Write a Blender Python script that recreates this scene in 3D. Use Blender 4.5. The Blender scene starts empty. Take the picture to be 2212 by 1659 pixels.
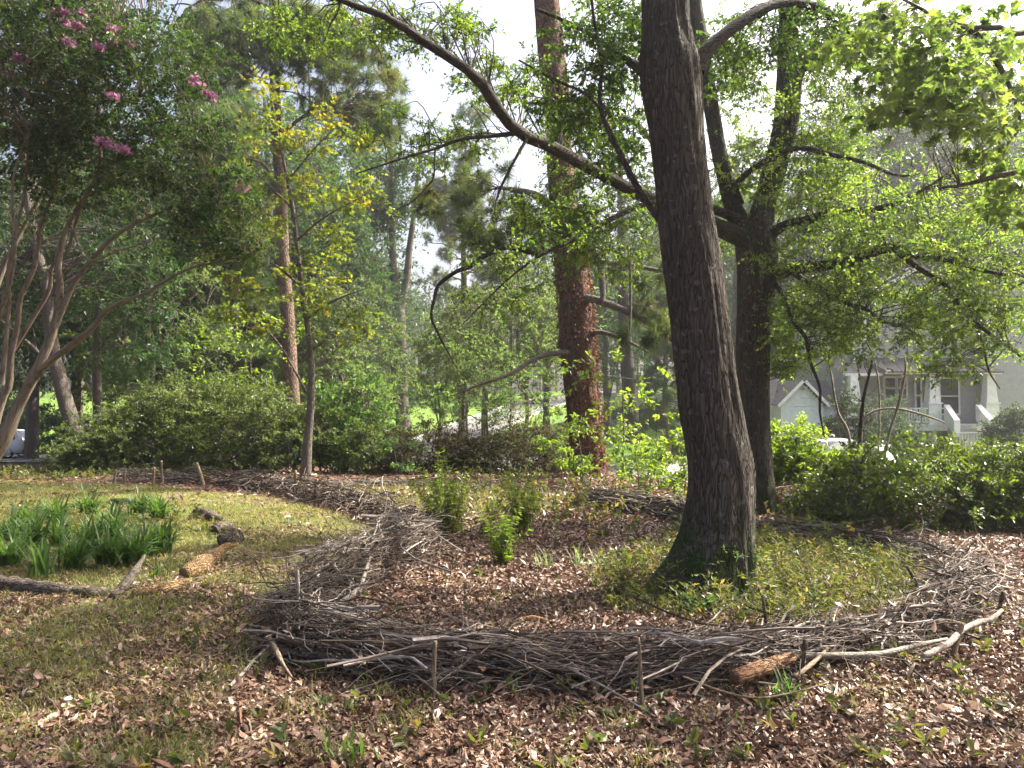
import bpy, math
import numpy as np
rng = np.random.default_rng(11)
C = bpy.context.scene.collection
SC = bpy.context.scene

# ------------------------------------------------------------------ camera, sky, sun, exposure
F, CX, CY, HOR = 1665.0, 1106.0, 829.5, 885.0      # pixel units of a 2212 x 1659 view of the photograph
PITCH = math.atan((HOR - CY) / F)
EYE = np.array([0, 0, 1.6])
cam = bpy.data.cameras.new('camera'); cam_o = bpy.data.objects.new('camera', cam); C.objects.link(cam_o)
cam.sensor_width = 36; cam.lens = 36 * F / 2212; cam.clip_start = 0.05; cam.clip_end = 2000
cam_o.location = EYE; cam_o.rotation_euler = (math.pi / 2 + PITCH, 0, 0)
SC.camera = cam_o
SUN_AZ, SUN_EL = math.radians(66), math.radians(50)    # azimuth to the right of the view direction (+Y)
w = bpy.data.worlds.new('World'); SC.world = w; w.use_nodes = True
nt = w.node_tree; bg = nt.nodes['Background']
sky = nt.nodes.new('ShaderNodeTexSky'); sky.sky_type = 'NISHITA'; sky.sun_disc = False
sky.sun_elevation = SUN_EL; sky.sun_rotation = SUN_AZ; sky.dust_density = 9.0; sky.air_density = 0.8; sky.ozone_density = 0.3
nt.links.new(sky.outputs[0], bg.inputs[0]); bg.inputs[1].default_value = 0.12
sl = bpy.data.lights.new('sun', 'SUN'); so = bpy.data.objects.new('sun', sl); C.objects.link(so)
sl.energy = 5.0; sl.angle = math.radians(0.55); sl.color = (1, .94, .82)
sd = np.array([math.sin(SUN_AZ) * math.cos(SUN_EL), math.cos(SUN_AZ) * math.cos(SUN_EL), math.sin(SUN_EL)])
from mathutils import Vector
so.rotation_euler = Vector(sd).to_track_quat('Z', 'Y').to_euler()
vs = SC.view_settings; vs.view_transform = 'Standard'; vs.look = 'None'; vs.exposure = 1.8; vs.gamma = 1
cy = SC.cycles
cy.max_bounces = 6; cy.diffuse_bounces = 3; cy.glossy_bounces = 2; cy.transmission_bounces = 4; cy.transparent_max_bounces = 6
cy.volume_bounces = 0; cy.caustics_reflective = False; cy.caustics_refractive = False
cy.use_denoising = True; cy.sample_clamp_indirect = 4.0

# ------------------------------------------------------------------ pixel <-> world helpers
def ray(px, py):
    cx = (px - CX) / F; cz = -(py - CY) / F
    d = np.array([cx, math.cos(PITCH) - cz * math.sin(PITCH), math.sin(PITCH) + cz * math.cos(PITCH)])
    return d
def P(px, py, y):
    d = ray(px, py); return EYE + d * (y / d[1])
def sst(a, b, x):
    t = np.clip((np.asarray(x, float) - a) / (b - a), 0, 1); return t * t * (3 - 2 * t)
ROAD = np.array([[18, 3], [12.5, 10.5], [9.6, 17], [6.2, 26], [0.5, 41], [-5, 55], [-3.5, 75], [4, 100], [16, 125]], float)
def catmull(pts, n):
    pts = np.asarray(pts, float)
    if len(pts) == 2:
        t = np.linspace(0, 1, n)[:, None]; return pts[0] * (1 - t) + pts[1] * t
    q = np.vstack([2 * pts[0] - pts[1], pts, 2 * pts[-1] - pts[-2]])
    seg = np.linalg.norm(np.diff(pts[:, :min(3, pts.shape[1])], axis=0), axis=1); cum = np.concatenate([[0], np.cumsum(seg)])
    t = np.linspace(0, cum[-1], n); i = np.clip(np.searchsorted(cum, t, 'right') - 1, 0, len(pts) - 2)
    u = ((t - cum[i]) / np.maximum(seg[i], 1e-9))[:, None]
    p0, p1, p2, p3 = q[i], q[i + 1], q[i + 2], q[i + 3]
    return .5 * (2 * p1 + (p2 - p0) * u + (2 * p0 - 5 * p1 + 4 * p2 - p3) * u**2 + (3 * p1 - p0 - 3 * p2 + p3) * u**3)
ROADC = catmull(ROAD, 120)
LANE = catmull([[-90, 46], [-40, 45.5], [-18, 45], [-2, 45]], 60)
def road_x(y): return np.interp(y, ROADC[:, 1], ROADC[:, 0])
def hgt(x, y):
    x = np.asarray(x, float); y = np.asarray(y, float)
    q = y + 1.0 * np.maximum(0, x - 1)
    z = -1.25 * sst(19, 31.5, q)
    z = z + 6.0 * sst(52, 135, y)
    e = x - road_x(y)
    z = z + 1.45 * sst(4, 15, e) * sst(27, 44, y)
    z = z + .03 * np.sin(x * 1.7 + 1) * np.sin(y * 1.3) * (1 - sst(24, 40, y)) + .10 * np.exp(-((x - 1.9)**2 + (y - 7.1)**2) / 1.2)
    return z
def G(px, py):
    d = ray(px, py); t = 1.6 / max(-d[2], 1e-4)
    for _ in range(40):
        p = EYE + d * t; t += (p[2] - float(hgt(p[0], p[1]))) / max(-d[2], .02) * .6
    p = EYE + d * t; return np.array([p[0], p[1], float(hgt(p[0], p[1]))])
def on(x, y): return np.array([x, y, float(hgt(x, y))])
def at(px, y):                       # ground point on the column px at distance y
    return on((px - CX) / F * y, y)
def inpoly(x, y, poly):
    poly = np.asarray(poly); r = np.zeros(len(x), bool); j = len(poly) - 1
    for i in range(len(poly)):
        xi, yi = poly[i]; xj, yj = poly[j]
        c = ((yi > y) != (yj > y)) & (x < (xj - xi) * (y - yi) / (yj - yi + 1e-12) + xi); r ^= c; j = i
    return r
_vn = np.random.default_rng(5).random((64, 64))
def vnoise(x, y, s):
    x = np.asarray(x) / s + 100; y = np.asarray(y) / s + 100
    i = np.floor(x).astype(int); j = np.floor(y).astype(int); u = x - i; v = y - j
    u = u * u * (3 - 2 * u); v = v * v * (3 - 2 * v)
    g = lambda a, b: _vn[a % 64, b % 64]
    return (g(i, j) * (1 - u) + g(i + 1, j) * u) * (1 - v) + (g(i, j + 1) * (1 - u) + g(i + 1, j + 1) * u) * v
def unit(a): return a / np.maximum(np.linalg.norm(a, axis=-1, keepdims=True), 1e-9)

# ------------------------------------------------------------------ mesh buffer
class MB:
    def __init__(s): s.v = []; s.f = {3: [], 4: []}; s.m = {3: [], 4: []}; s.r = []; s.n = 0
    def add(s, v, f, mat=0, rnd=.5):
        v = np.asarray(v, float).reshape(-1, 3); f = np.asarray(f, int)
        if not len(v) or not len(f): return
        k = f.shape[1]; s.v.append(v); s.f[k].append(f + s.n); s.m[k].append(np.full(len(f), mat))
        s.r.append(np.broadcast_to(np.asarray(rnd, float), (len(v),)) if np.ndim(rnd) < 2 else np.asarray(rnd).ravel()); s.n += len(v)
    def box(s, lo, hi, mat=0, rnd=.5):
        x0, y0, z0 = lo; x1, y1, z1 = hi
        v = [(x0,y0,z0),(x1,y0,z0),(x1,y1,z0),(x0,y1,z0),(x0,y0,z1),(x1,y0,z1),(x1,y1,z1),(x0,y1,z1)]
        s.add(v, [(0,3,2,1),(4,5,6,7),(0,1,5,4),(1,2,6,5),(2,3,7,6),(3,0,4,7)], mat, rnd)
    def build(s, name, mats, parent=None, smooth=False, org=None, axis=None):
        me = bpy.data.meshes.new(name)
        if s.n:
            V = np.vstack(s.v)
            if org is None: org = np.array(parent.location) if parent is not None and parent.get('_b') is None else np.zeros(3)
            V = V - org
            if axis is not None:
                from mathutils import Vector as _V
                quat = _V(axis).to_track_quat('Z', 'Y'); mid = V.mean(0); V = (V - mid) @ np.array(quat.to_matrix())
            fs = [np.vstack(s.f[k]) for k in (3, 4) if s.f[k]]; ms = np.concatenate([np.concatenate(s.m[k]) for k in (3, 4) if s.m[k]])
            cnt = np.concatenate([np.full(len(f), f.shape[1]) for f in fs]); idx = np.concatenate([f.ravel() for f in fs])
            me.vertices.add(len(V)); me.vertices.foreach_set('co', V.astype(np.float32).ravel())
            me.loops.add(len(idx)); me.loops.foreach_set('vertex_index', idx.astype(np.int32))
            me.polygons.add(len(cnt)); me.polygons.foreach_set('loop_start', np.concatenate([[0], np.cumsum(cnt)[:-1]]).astype(np.int32))
            me.polygons.foreach_set('loop_total', cnt.astype(np.int32))
            me.polygons.foreach_set('material_index', ms.astype(np.int32))
            me.polygons.foreach_set('use_smooth', np.full(len(cnt), bool(smooth)))
            a = me.attributes.new('rnd', 'FLOAT', 'POINT'); a.data.foreach_set('value', np.concatenate(s.r).astype(np.float32))
            me.update(calc_edges=True)
        for m in (mats if isinstance(mats, (list, tuple)) else [mats]): me.materials.append(m)
        o = bpy.data.objects.new(name, me); C.objects.link(o)
        if parent is not None: o.parent = parent
        elif org is not None: o.location = org
        if axis is not None and s.n:
            o.rotation_mode = 'QUATERNION'; o.rotation_quaternion = quat; o.location = (np.array(o.location) if parent is None else np.zeros(3)) + mid
        return o
def tag(o, label=None, cat=None, group=None, kind=None):
    if label: o['label'] = label
    if cat: o['category'] = cat
    if group: o['group'] = group
    if kind: o['kind'] = kind
    return o
def thing(name, label, cat, loc=(0, 0, 0), group=None, rz=0):
    o = bpy.data.objects.new(name, None); C.objects.link(o); o.location = loc; o.rotation_euler = (0, 0, rz)
    o.empty_display_size = .2
    return tag(o, label, cat, group)
def clone(root, loc, rz, sc, label, group=None):
    r = root.copy(); C.objects.link(r); r.location = loc; r.rotation_euler = (0, 0, rz); r.scale = (sc if np.ndim(sc) else (sc,) * 3); r['label'] = label
    if group: r['group'] = group
    for ch in root.children:
        c = ch.copy(); C.objects.link(c); c.parent = r
        for g in ch.children:
            d = g.copy(); C.objects.link(d); d.parent = c
    return r

def tubes(mb, Pt, R, k=4, mat=0, rnd=.5, wob=0):
    """batch of tubes: Pt (M,N,3), R (M,N)"""
    Pt = np.asarray(Pt, float); R = np.asarray(R, float)
    if Pt.ndim == 2: Pt = Pt[None]; R = R[None]
    M, N, _ = Pt.shape
    T = unit(np.gradient(Pt, axis=1))
    ref = np.where(np.abs(T.mean(1))[:, 2:3] > .75, np.array([[1., .13, 0]]), np.array([[.11, .07, 1.]]))[:, None, :]
    U = unit(np.cross(T, ref)); V = np.cross(T, U)
    a = np.arange(k) / k * 2 * math.pi
    rr = R[:, :, None]
    if wob: rr = rr * (1 + wob * (rng.random((M, N, k)) - .5))
    v = Pt[:, :, None, :] + (rr * np.cos(a))[..., None] * U[:, :, None, :] + (rr * np.sin(a))[..., None] * V[:, :, None, :]
    i = np.arange(N - 1)[:, None] * k; j = np.arange(k)[None]; jn = (j + 1) % k
    q = np.stack([i + j, i + jn, i + k + jn, i + k + j], -1).reshape(-1, 4)
    f = (q[None] + (np.arange(M) * N * k)[:, None, None]).reshape(-1, 4)
    r = np.broadcast_to(np.asarray(rnd, float).reshape(-1, 1) if np.ndim(rnd) else np.full((M, 1), rnd), (M, N * k)).ravel()
    mb.add(v.reshape(-1, 3), f, mat, r)
def limb(mb, pts, rad, n=24, k=8, mat=0, rnd=.5, cap=False, wob=.0):
    """one smooth tube through control points; returns sampled (pts, rad)"""
    A = np.hstack([np.asarray(pts, float), np.asarray(rad, float)[:, None]])
    A = catmull(A, n)
    p, r = A[:, :3], np.maximum(A[:, 3], .001)
    if cap:
        t0 = unit(p[1] - p[0]); t1 = unit(p[-1] - p[-2])
        p2 = np.vstack([p[:1] - t0 * .001, p, p[-1:] + t1 * .001]); r2 = np.concatenate([[.0006], r, [.0006]])
        tubes(mb, p2, r2, k, mat, rnd, wob)
    else: tubes(mb, p, r, k, mat, rnd, wob)
    return p, r
def pxlimb(mb, spec, n=24, k=8, wob=0, cap=False):
    """spec: list of (px, py, depth, width_px)"""
    pts = [P(a, b, d) for a, b, d, _ in spec]; rad = [wd / F * d / 2 for _, _, d, wd in spec]
    return limb(mb, pts, rad, n, k, wob=wob, cap=cap)

def perp(T):
    r = rng.normal(size=T.shape); r -= (r * T).sum(-1, keepdims=True) * T; return unit(r)
def grow(p0, d, L, N=6, droop=.15, wig=.12, curl=.3):
    """batch of curved paths from p0 along d, length L"""
    M = len(p0); s = np.linspace(0, 1, N)[None, :, None]; d = unit(d); L = np.asarray(L).reshape(-1, 1, 1)
    side = perp(d)[:, None, :]
    p = p0[:, None, :] + d[:, None, :] * s * L + side * (s**2) * L * curl * rng.normal(size=(M, 1, 1)) * .6
    p = p + np.cumsum(rng.normal(size=(M, N, 3)), 1) * L * wig / N * (s > 0)
    p[:, :, 2] -= (droop * L * s**2)[..., 0]
    return p
def pick(paths, n, lo=.2, hi=1.0):
    """random points on a batch of paths (M,N,3) -> pos, tangent"""
    M, N, _ = paths.shape; i = rng.integers(0, M, n); t = (lo + (hi - lo) * rng.random(n)) * (N - 1)
    k = np.minimum(t.astype(int), N - 2); u = (t - k)[:, None]
    a = paths[i, k]; b = paths[i, k + 1]; return a * (1 - u) + b * u, unit(b - a), i
# leaf templates: (x along, y across, z up)
def tmpl(kind):
    if kind == 'kite': return np.array([[0,0,0],[.55,.24,.06],[1,0,-.04],[.5,-.24,.06]]), np.array([[0,1,2],[0,2,3]])
    if kind == 'needle': return np.array([[0,.028,0],[1,0,-.03],[0,-.028,0]]), np.array([[0,1,2]])
    if kind == 'slim': return np.array([[0,0,0],[.5,.15,.04],[1,0,-.06],[.5,-.15,.04]]), np.array([[0,1,2],[0,2,3]])
    if kind == 'obov': return np.array([[0,0,0],[.62,.2,.04],[.95,.13,0],[.95,-.13,0],[.62,-.2,.04],[.6,0,-.03]]), np.array([[0,5,1],[1,5,2],[2,5,3],[3,5,4],[4,5,0]])
    if kind == 'star':
        pts = [[0,0,0],[.12,.42,.05],[.38,.22,0],[.62,.5,.02],[.62,.17,0],[1,0,-.08],[.62,-.17,0],[.62,-.5,.02],[.38,-.22,0],[.12,-.42,.05],[.36,0,-.03]]
        return np.array(pts), np.array([[i, (i + 1) % 10, 10] for i in range(10)])
    if kind == 'lobe':
        pts = [[0,0,0],[.3,.1,0],[.42,.3,.04],[.55,.12,0],[.75,.32,.03],[.8,.12,0],[1,0,-.06],[.8,-.12,0],[.75,-.32,.03],[.55,-.12,0],[.42,-.3,.04],[.3,-.1,0],[.5,0,-.03]]
        return np.array(pts), np.array([[i, (i + 1) % 12, 12] for i in range(12)])
def leaves(mb, pos, d, size, kind='kite', up=.8, mat=0, var=.35, rnd=None):
    """pos (n,3), d leaf axis (n,3)"""
    n = len(pos); T, Fc = tmpl(kind); d = unit(d)
    nrm = rng.normal(size=(n, 3)); nrm[:, 2] += up * 2.2; nrm -= (nrm * d).sum(1, keepdims=True) * d; nrm = unit(nrm)
    sd_ = np.cross(nrm, d); sz = (size * (1 + var * (rng.random(n) * 2 - 1)))[:, None, None]
    v = pos[:, None, :] + sz * (T[None, :, 0:1] * d[:, None] + T[None, :, 1:2] * sd_[:, None] + T[None, :, 2:3] * nrm[:, None])
    f = (Fc[None] + (np.arange(n) * len(T))[:, None, None]).reshape(-1, 3)
    if rnd is None: rnd = rng.random(n)
    mb.add(v.reshape(-1, 3), f, mat, np.repeat(rnd, len(T)))
def spray(lf, br, paths, n, size, kind, up=.8, lo=.15, hi=1.0, out=.8, hang=0, rbase=None):
    """n leaves over the twig paths"""
    p, t, i = pick(paths, n, lo, hi); d = t * .7 + perp(t) * out; d[:, 2] -= hang
    r = rng.random(n)
    if rbase is not None: r = np.clip(rbase[i] + .35 * (r - .5), 0, 1)
    leaves(lf, p, d, size, kind, up, rnd=r)
def limb_arr(limbs, n=24):
    L = []
    for p, r in limbs:
        t = np.linspace(0, len(p) - 1, n); k = np.minimum(t.astype(int), len(p) - 2); u = (t - k)[:, None]
        L.append(p[k] * (1 - u) + p[k + 1] * u)
    return np.stack(L)
def clusters(br, lf, cen, limbs, twigs=6, L=.38, nl=14, size=.065, kind='kite', up=.8, droop=.2, rtw=.0035, flat=.5, hang=.1, conn=.006, minz=None):
    """leaf clusters at cen, each joined to the nearest limb by a thin branch"""
    cen = np.asarray(cen); M = len(cen)
    if limbs is not None and len(limbs):
        A = limb_arr(limbs); pts = A.reshape(-1, 3)
        # prefer lower/inner points: nearest with a small random jitter
        idx = np.array([np.argmin(((pts - c)**2).sum(1) * (1 + .5 * rng.random(len(pts)))) for c in cen])
        p0 = pts[idx]; s = np.linspace(0, 1, 9)[None, :, None]; dv = cen - p0; L0 = np.linalg.norm(dv, axis=1).reshape(-1, 1, 1)
        bow = perp(unit(dv))[:, None, :]
        p = p0[:, None] + dv[:, None] * s + bow * (np.sin(s * math.pi)) * L0 * .13 + np.sin(s * math.pi) * L0 * .10 * np.array([0, 0, 1])
        p += np.sin(s * 9 + rng.random((M, 1, 1)) * 6) * bow * L0 * .025 * (s * (1 - s) * 4)
        r = (conn * np.sqrt(np.maximum(L0[:, :, 0], .2)) * (1.25 - s[:, :, 0]))
        tubes(br, p, r, 5, rnd=rng.random(M)); axis = unit(p[:, -1] - p[:, -3])
    else: axis = perp(np.tile([0, 0, 1.], (M, 1)))
    d = np.repeat(axis, twigs, 0) * .6 + rng.normal(size=(M * twigs, 3)) * np.array([1, 1, flat])
    tp = grow(np.repeat(cen, twigs, 0), d, L * (.5 + .8 * rng.random(M * twigs)), 6, droop, .2, .5)
    tubes(br, tp, np.linspace(rtw, rtw * .4, 6)[None].repeat(len(tp), 0), 3, rnd=rng.random(len(tp)))
    rb = np.repeat(rng.random(M), twigs)
    spray(lf, br, tp, len(tp) * nl, size, kind, up, .1, 1.0, .8, hang, rb)
    return tp
def blob(lst):
    """cluster centres from (px,py,rx,ry,d0,d1,n) ellipses"""
    o = []
    for px, py, rx, ry, d0, d1, n in lst:
        a = rng.random(n) * 2 * math.pi; r = np.sqrt(rng.random(n)); dd = d0 + (d1 - d0) * rng.random(n)
        for i in range(n): o.append(P(px + rx * r[i] * math.cos(a[i]), py + ry * r[i] * math.sin(a[i]), dd[i]))
    return np.array(o)

# ------------------------------------------------------------------ materials
def nodemat(name):
    m = bpy.data.materials.new(name); m.use_nodes = True; t = m.node_tree; b = t.nodes['Principled BSDF']; return m, t, b
def mixc(t, fac, a, b):
    n = t.nodes.new('ShaderNodeMix'); n.data_type = 'RGBA'
    for s, v in ((n.inputs[6], a), (n.inputs[7], b)):
        if isinstance(v, (tuple, list)): s.default_value = (*v[:3], 1)
        else: t.links.new(v, s)
    if isinstance(fac, float): n.inputs[0].default_value = fac
    else: t.links.new(fac, n.inputs[0])
    return n.outputs[2]
def noise(t, scale, detail=4, coord='Object', stretch=None, rough=.55):
    tc = t.nodes.new('ShaderNodeTexCoord'); n = t.nodes.new('ShaderNodeTexNoise'); n.inputs['Scale'].default_value = scale; n.inputs['Detail'].default_value = detail; n.inputs['Roughness'].default_value = rough
    src = tc.outputs[coord]
    if stretch:
        mp = t.nodes.new('ShaderNodeMapping'); mp.inputs['Scale'].default_value = stretch; t.links.new(src, mp.inputs[0]); src = mp.outputs[0]
    t.links.new(src, n.inputs['Vector']); return n.outputs[0]
def ramp(t, src, stops):
    n = t.nodes.new('ShaderNodeValToRGB'); e = n.color_ramp.elements
    while len(e) < len(stops): e.new(.5)
    for i, (p, c) in enumerate(stops): e[i].position = p; e[i].color = (*(c if np.ndim(c) else (c, c, c)), 1)
    t.links.new(src, n.inputs[0]); return n.outputs[0]
def bump(t, b, h, s=.5, d=.02):
    n = t.nodes.new('ShaderNodeBump'); n.inputs['Strength'].default_value = s; n.inputs['Distance'].default_value = d
    t.links.new(h, n.inputs['Height']); t.links.new(n.outputs[0], b.inputs['Normal'])
def attr(t, name='rnd'):
    n = t.nodes.new('ShaderNodeAttribute'); n.attribute_name = name; return n.outputs['Fac']
def leafmat(name, c1, c2, tr=1.5, mix=.5, rough=.45, spec=.3, c3=None, objvar=0, trc=(1, 1.05, .35)):
    """two-sided leaf: diffuse + gloss in front, coloured light through it"""
    m, t, b = nodemat(name); a = attr(t)
    col = ramp(t, a, [(0, c1), (.8, c2), (1, c3 or c2)])
    if objvar:
        oi = t.nodes.new('ShaderNodeObjectInfo'); hs = t.nodes.new('ShaderNodeHueSaturation')
        mr = t.nodes.new('ShaderNodeMapRange'); mr.inputs[3].default_value = 1 - objvar; mr.inputs[4].default_value = 1 + objvar
        t.links.new(oi.outputs['Random'], mr.inputs[0]); t.links.new(mr.outputs[0], hs.inputs['Value'])
        mr2 = t.nodes.new('ShaderNodeMapRange'); mr2.inputs[3].default_value = .475; mr2.inputs[4].default_value = .525
        t.links.new(oi.outputs['Random'], mr2.inputs[0]); t.links.new(mr2.outputs[0], hs.inputs['Hue']); t.links.new(col, hs.inputs['Color']); col = hs.outputs[0]
    t.links.new(col, b.inputs['Base Color']); b.inputs['Roughness'].default_value = rough; b.inputs['Specular IOR Level'].default_value = spec
    tl = t.nodes.new('ShaderNodeBsdfTranslucent')
    mm = t.nodes.new('ShaderNodeMix'); mm.data_type = 'RGBA'; mm.blend_type = 'MULTIPLY'; mm.inputs[0].default_value = 1
    t.links.new(col, mm.inputs[6]); mm.inputs[7].default_value = (trc[0] * tr * 1.6, trc[1] * tr * 1.6, trc[2] * tr * 1.6, 1)
    t.links.new(mm.outputs[2], tl.inputs[0])
    mx = t.nodes.new('ShaderNodeMixShader'); mx.inputs[0].default_value = mix
    t.links.new(b.outputs[0], mx.inputs[1]); t.links.new(tl.outputs[0], mx.inputs[2])
    t.links.new(mx.outputs[0], t.nodes['Material Output'].inputs[0]); return m
def barkmat(name, c1, c2, scale=14, zs=.18, bs=.9, bd=.03, moss=None, lich=None, rough=.9):
    m, t, b = nodemat(name)
    n1 = noise(t, scale, 6, 'Object', (1, 1, zs), .65)
    tc = t.nodes.new('ShaderNodeTexCoord'); mp = t.nodes.new('ShaderNodeMapping'); mp.inputs['Scale'].default_value = (1, 1, zs * 1.2); t.links.new(tc.outputs['Object'], mp.inputs[0])
    vo = t.nodes.new('ShaderNodeTexVoronoi'); vo.feature = 'DISTANCE_TO_EDGE'; vo.inputs['Scale'].default_value = scale * 1.6
    nd = t.nodes.new('ShaderNodeMix'); nd.data_type = 'RGBA'; nd.inputs[0].default_value = .12
    n3 = t.nodes.new('ShaderNodeTexNoise'); n3.inputs['Scale'].default_value = scale * .8; t.links.new(mp.outputs[0], n3.inputs['Vector'])
    t.links.new(mp.outputs[0], nd.inputs[6]); t.links.new(n3.outputs[1], nd.inputs[7]); t.links.new(nd.outputs[2], vo.inputs['Vector'])
    cr = ramp(t, vo.outputs['Distance'], [(0, 0.0), (.18, 1.0)])
    ht = t.nodes.new('ShaderNodeMath'); ht.operation = 'MULTIPLY_ADD'; t.links.new(cr, ht.inputs[0]); ht.inputs[1].default_value = .6; t.links.new(n1, ht.inputs[2])
    col = ramp(t, ht.outputs[0], [(.35, c1), (.95, c2)])
    big = noise(t, 1.6, 3)
    col = mixc(t, ramp(t, big, [(.35, 0.), (.75, .55)]), col, tuple(.45 * x for x in c2))
    if lich:
        lz = ramp(t, noise(t, 13, 6), [(.6, 0.), (.66, .8)]); col = mixc(t, lz, col, lich)
    if moss:
        g = t.nodes.new('ShaderNodeSeparateXYZ'); t.links.new(tc.outputs['Object'], g.inputs[0])
        mr = t.nodes.new('ShaderNodeMapRange'); mr.inputs[1].default_value = moss[1]; mr.inputs[2].default_value = 0; t.links.new(g.outputs[2], mr.inputs[0])
        ml = t.nodes.new('ShaderNodeMath'); ml.operation = 'MULTIPLY'; t.links.new(mr.outputs[0], ml.inputs[0]); t.links.new(ramp(t, noise(t, 6, 5), [(.40, .05), (.6, 1.7)]), ml.inputs[1]); ml.use_clamp = True
        col = mixc(t, ml.outputs[0], col, moss[0])
    t.links.new(col, b.inputs['Base Color']); b.inputs['Roughness'].default_value = rough; b.inputs['Specular IOR Level'].default_value = .25
    bump(t, b, ht.outputs[0], bs, bd); return m
def plain(name, c, rough=.6, metal=0, spec=.4, var=.12, scale=6, bmp=0):
    m, t, b = nodemat(name); n = noise(t, scale, 5)
    t.links.new(ramp(t, n, [(.3, tuple(x * (1 - var) for x in c)), (.7, tuple(min(1, x * (1 + var)) for x in c))]), b.inputs['Base Color'])
    b.inputs['Roughness'].default_value = rough; b.inputs['Metallic'].default_value = metal; b.inputs['Specular IOR Level'].default_value = spec
    if bmp: bump(t, b, n, bmp, .01)
    return m
def rndmat(name, stops, rough=.8, spec=.2, scale=30, trans=0):
    """opaque material whose tone runs over the per-piece random value, with fine mottling"""
    m, t, b = nodemat(name); c = ramp(t, attr(t), stops); n = noise(t, scale, 3)
    c = mixc(t, ramp(t, n, [(.35, 0.), (.7, .5)]), c, (.03, .022, .016))
    t.links.new(c, b.inputs['Base Color']); b.inputs['Roughness'].default_value = rough; b.inputs['Specular IOR Level'].default_value = spec
    if trans:
        tl = t.nodes.new('ShaderNodeBsdfTranslucent'); t.links.new(c, tl.inputs[0]); mx = t.nodes.new('ShaderNodeMixShader'); mx.inputs[0].default_value = trans
        t.links.new(b.outputs[0], mx.inputs[1]); t.links.new(tl.outputs[0], mx.inputs[2]); t.links.new(mx.outputs[0], t.nodes['Material Output'].inputs[0])
    return m
M = {}
M['oak_leaf'] = leafmat('oak_leaf', (.032, .058, .016), (.075, .115, .026), 1.5, .45, .38, .45, None, 0, (.9, 1.05, .45))
M['oak_leaf_light'] = leafmat('oak_leaf_light', (.036, .064, .018), (.098, .132, .028), 2.1, .52, .38, .45, (.13, .16, .035), 0, (.95, 1.05, .45))
M['gum_leaf'] = leafmat('gum_leaf', (.07, .11, .045), (.12, .16, .07), 1.6, .5, .45, .35)
M['myrtle_leaf'] = leafmat('myrtle_leaf', (.016, .038, .014), (.038, .076, .022), 1.3, .4, .45, .35, (.075, .11, .02))
M['yellow_leaf'] = leafmat('yellow_leaf', (.07, .105, .022), (.14, .16, .03), 1.5, .5, .45, .3, (.2, .16, .03))
M['bright_leaf'] = leafmat('bright_leaf', (.06, .105, .02), (.13, .18, .035), 1.6, .52, .4, .4)
M['far_leaf'] = leafmat('far_leaf', (.026, .052, .024), (.06, .096, .036), 1.3, .42, .5, .3, None, .3, (.9, 1.05, .5))
M['dark_leaf'] = leafmat('dark_leaf', (.016, .038, .018), (.035, .068, .026), 1.2, .4, .5, .3, None, .25)
M['young_leaf'] = leafmat('young_leaf', (.046, .085, .03), (.095, .135, .045), 1.4, .48, .45, .35, None, .2, (.95, 1.05, .5))
M['needle'] = leafmat('needle', (.045, .07, .03), (.085, .115, .05), 1.2, .4, .5, .3, (.11, .10, .05), .15)
M['azalea_leaf'] = leafmat('azalea_leaf', (.045, .072, .024), (.11, .142, .05), 1.3, .4, .4, .45)
M['camellia_leaf'] = leafmat('camellia_leaf', (.034, .058, .013), (.085, .115, .022), 1.5, .42, .35, .5)
M['dusk_leaf'] = leafmat('dusk_leaf', (.05, .04, .028), (.085, .075, .04), 1.1, .35, .5, .3, (.05, .08, .03))
M['pale_leaf'] = leafmat('pale_leaf', (.16, .21, .13), (.25, .30, .19), 1.1, .35, .5, .3)
M['lily_leaf'] = leafmat('lily_leaf', (.042, .085, .03), (.085, .145, .052), 1.3, .4, .42, .35)
M['grass'] = leafmat('grass', (.08, .09, .035), (.19, .18, .08), 1.2, .42, .5, .3, (.33, .27, .16))
M['herb'] = leafmat('herb', (.05, .07, .026), (.115, .125, .05), 1.2, .45, .45, .3, (.24, .17, .09))
M['pink'] = leafmat('pink', (.34, .13, .24), (.5, .25, .38), .55, .4, .6, .2, None, 0, (1, .9, 1))
M['oak_bark'] = barkmat('oak_bark', (.02, .016, .013), (.115, .095, .078), 21, .12, 1.0, .05, ((.035, .058, .012), .8), (.17, .165, .135))
M['oak_bark_dark'] = barkmat('oak_bark_dark', (.018, .015, .013), (.078, .065, .054), 22, .2, .8, .02)
M['pine_bark'] = barkmat('pine_bark', (.05, .032, .024), (.20, .135, .10), 9, .35, 1.0, .04)
M['red_bark'] = barkmat('red_bark', (.045, .025, .018), (.17, .088, .06), 11, .4, 1.0, .05)
M['grey_bark'] = barkmat('grey_bark', (.045, .037, .031), (.15, .127, .107), 16, .3, .7, .02)
M['myrtle_bark'] = barkmat('myrtle_bark', (.075, .057, .042), (.21, .165, .125), 12, .12, .4, .008)
M['twig'] = rndmat('twig', [(0, (.022, .015, .011)), (.4, (.075, .055, .042)), (.65, (.18, .148, .122)), (.85, (.33, .285, .25)), (1, (.50, .45, .41))], .8)
M['rust_twig'] = rndmat('rust_twig', [(0, (.05, .03, .02)), (.6, (.17, .10, .07)), (1, (.28, .19, .14))], .85)
M['stake'] = barkmat('stake', (.07, .05, .035), (.24, .18, .12), 22, .15, .6, .008)
M['pale_branch'] = barkmat('pale_branch', (.11, .09, .072), (.29, .255, .215), 20, .4, .5, .008)
M['raw_wood'] = barkmat('raw_wood', (.07, .035, .018), (.30, .165, .09), 24, .12, 1.0, .015)
M['yellow_wood'] = barkmat('yellow_wood', (.07, .042, .02), (.30, .195, .095), 22, .2, 1.0, .03)
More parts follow.
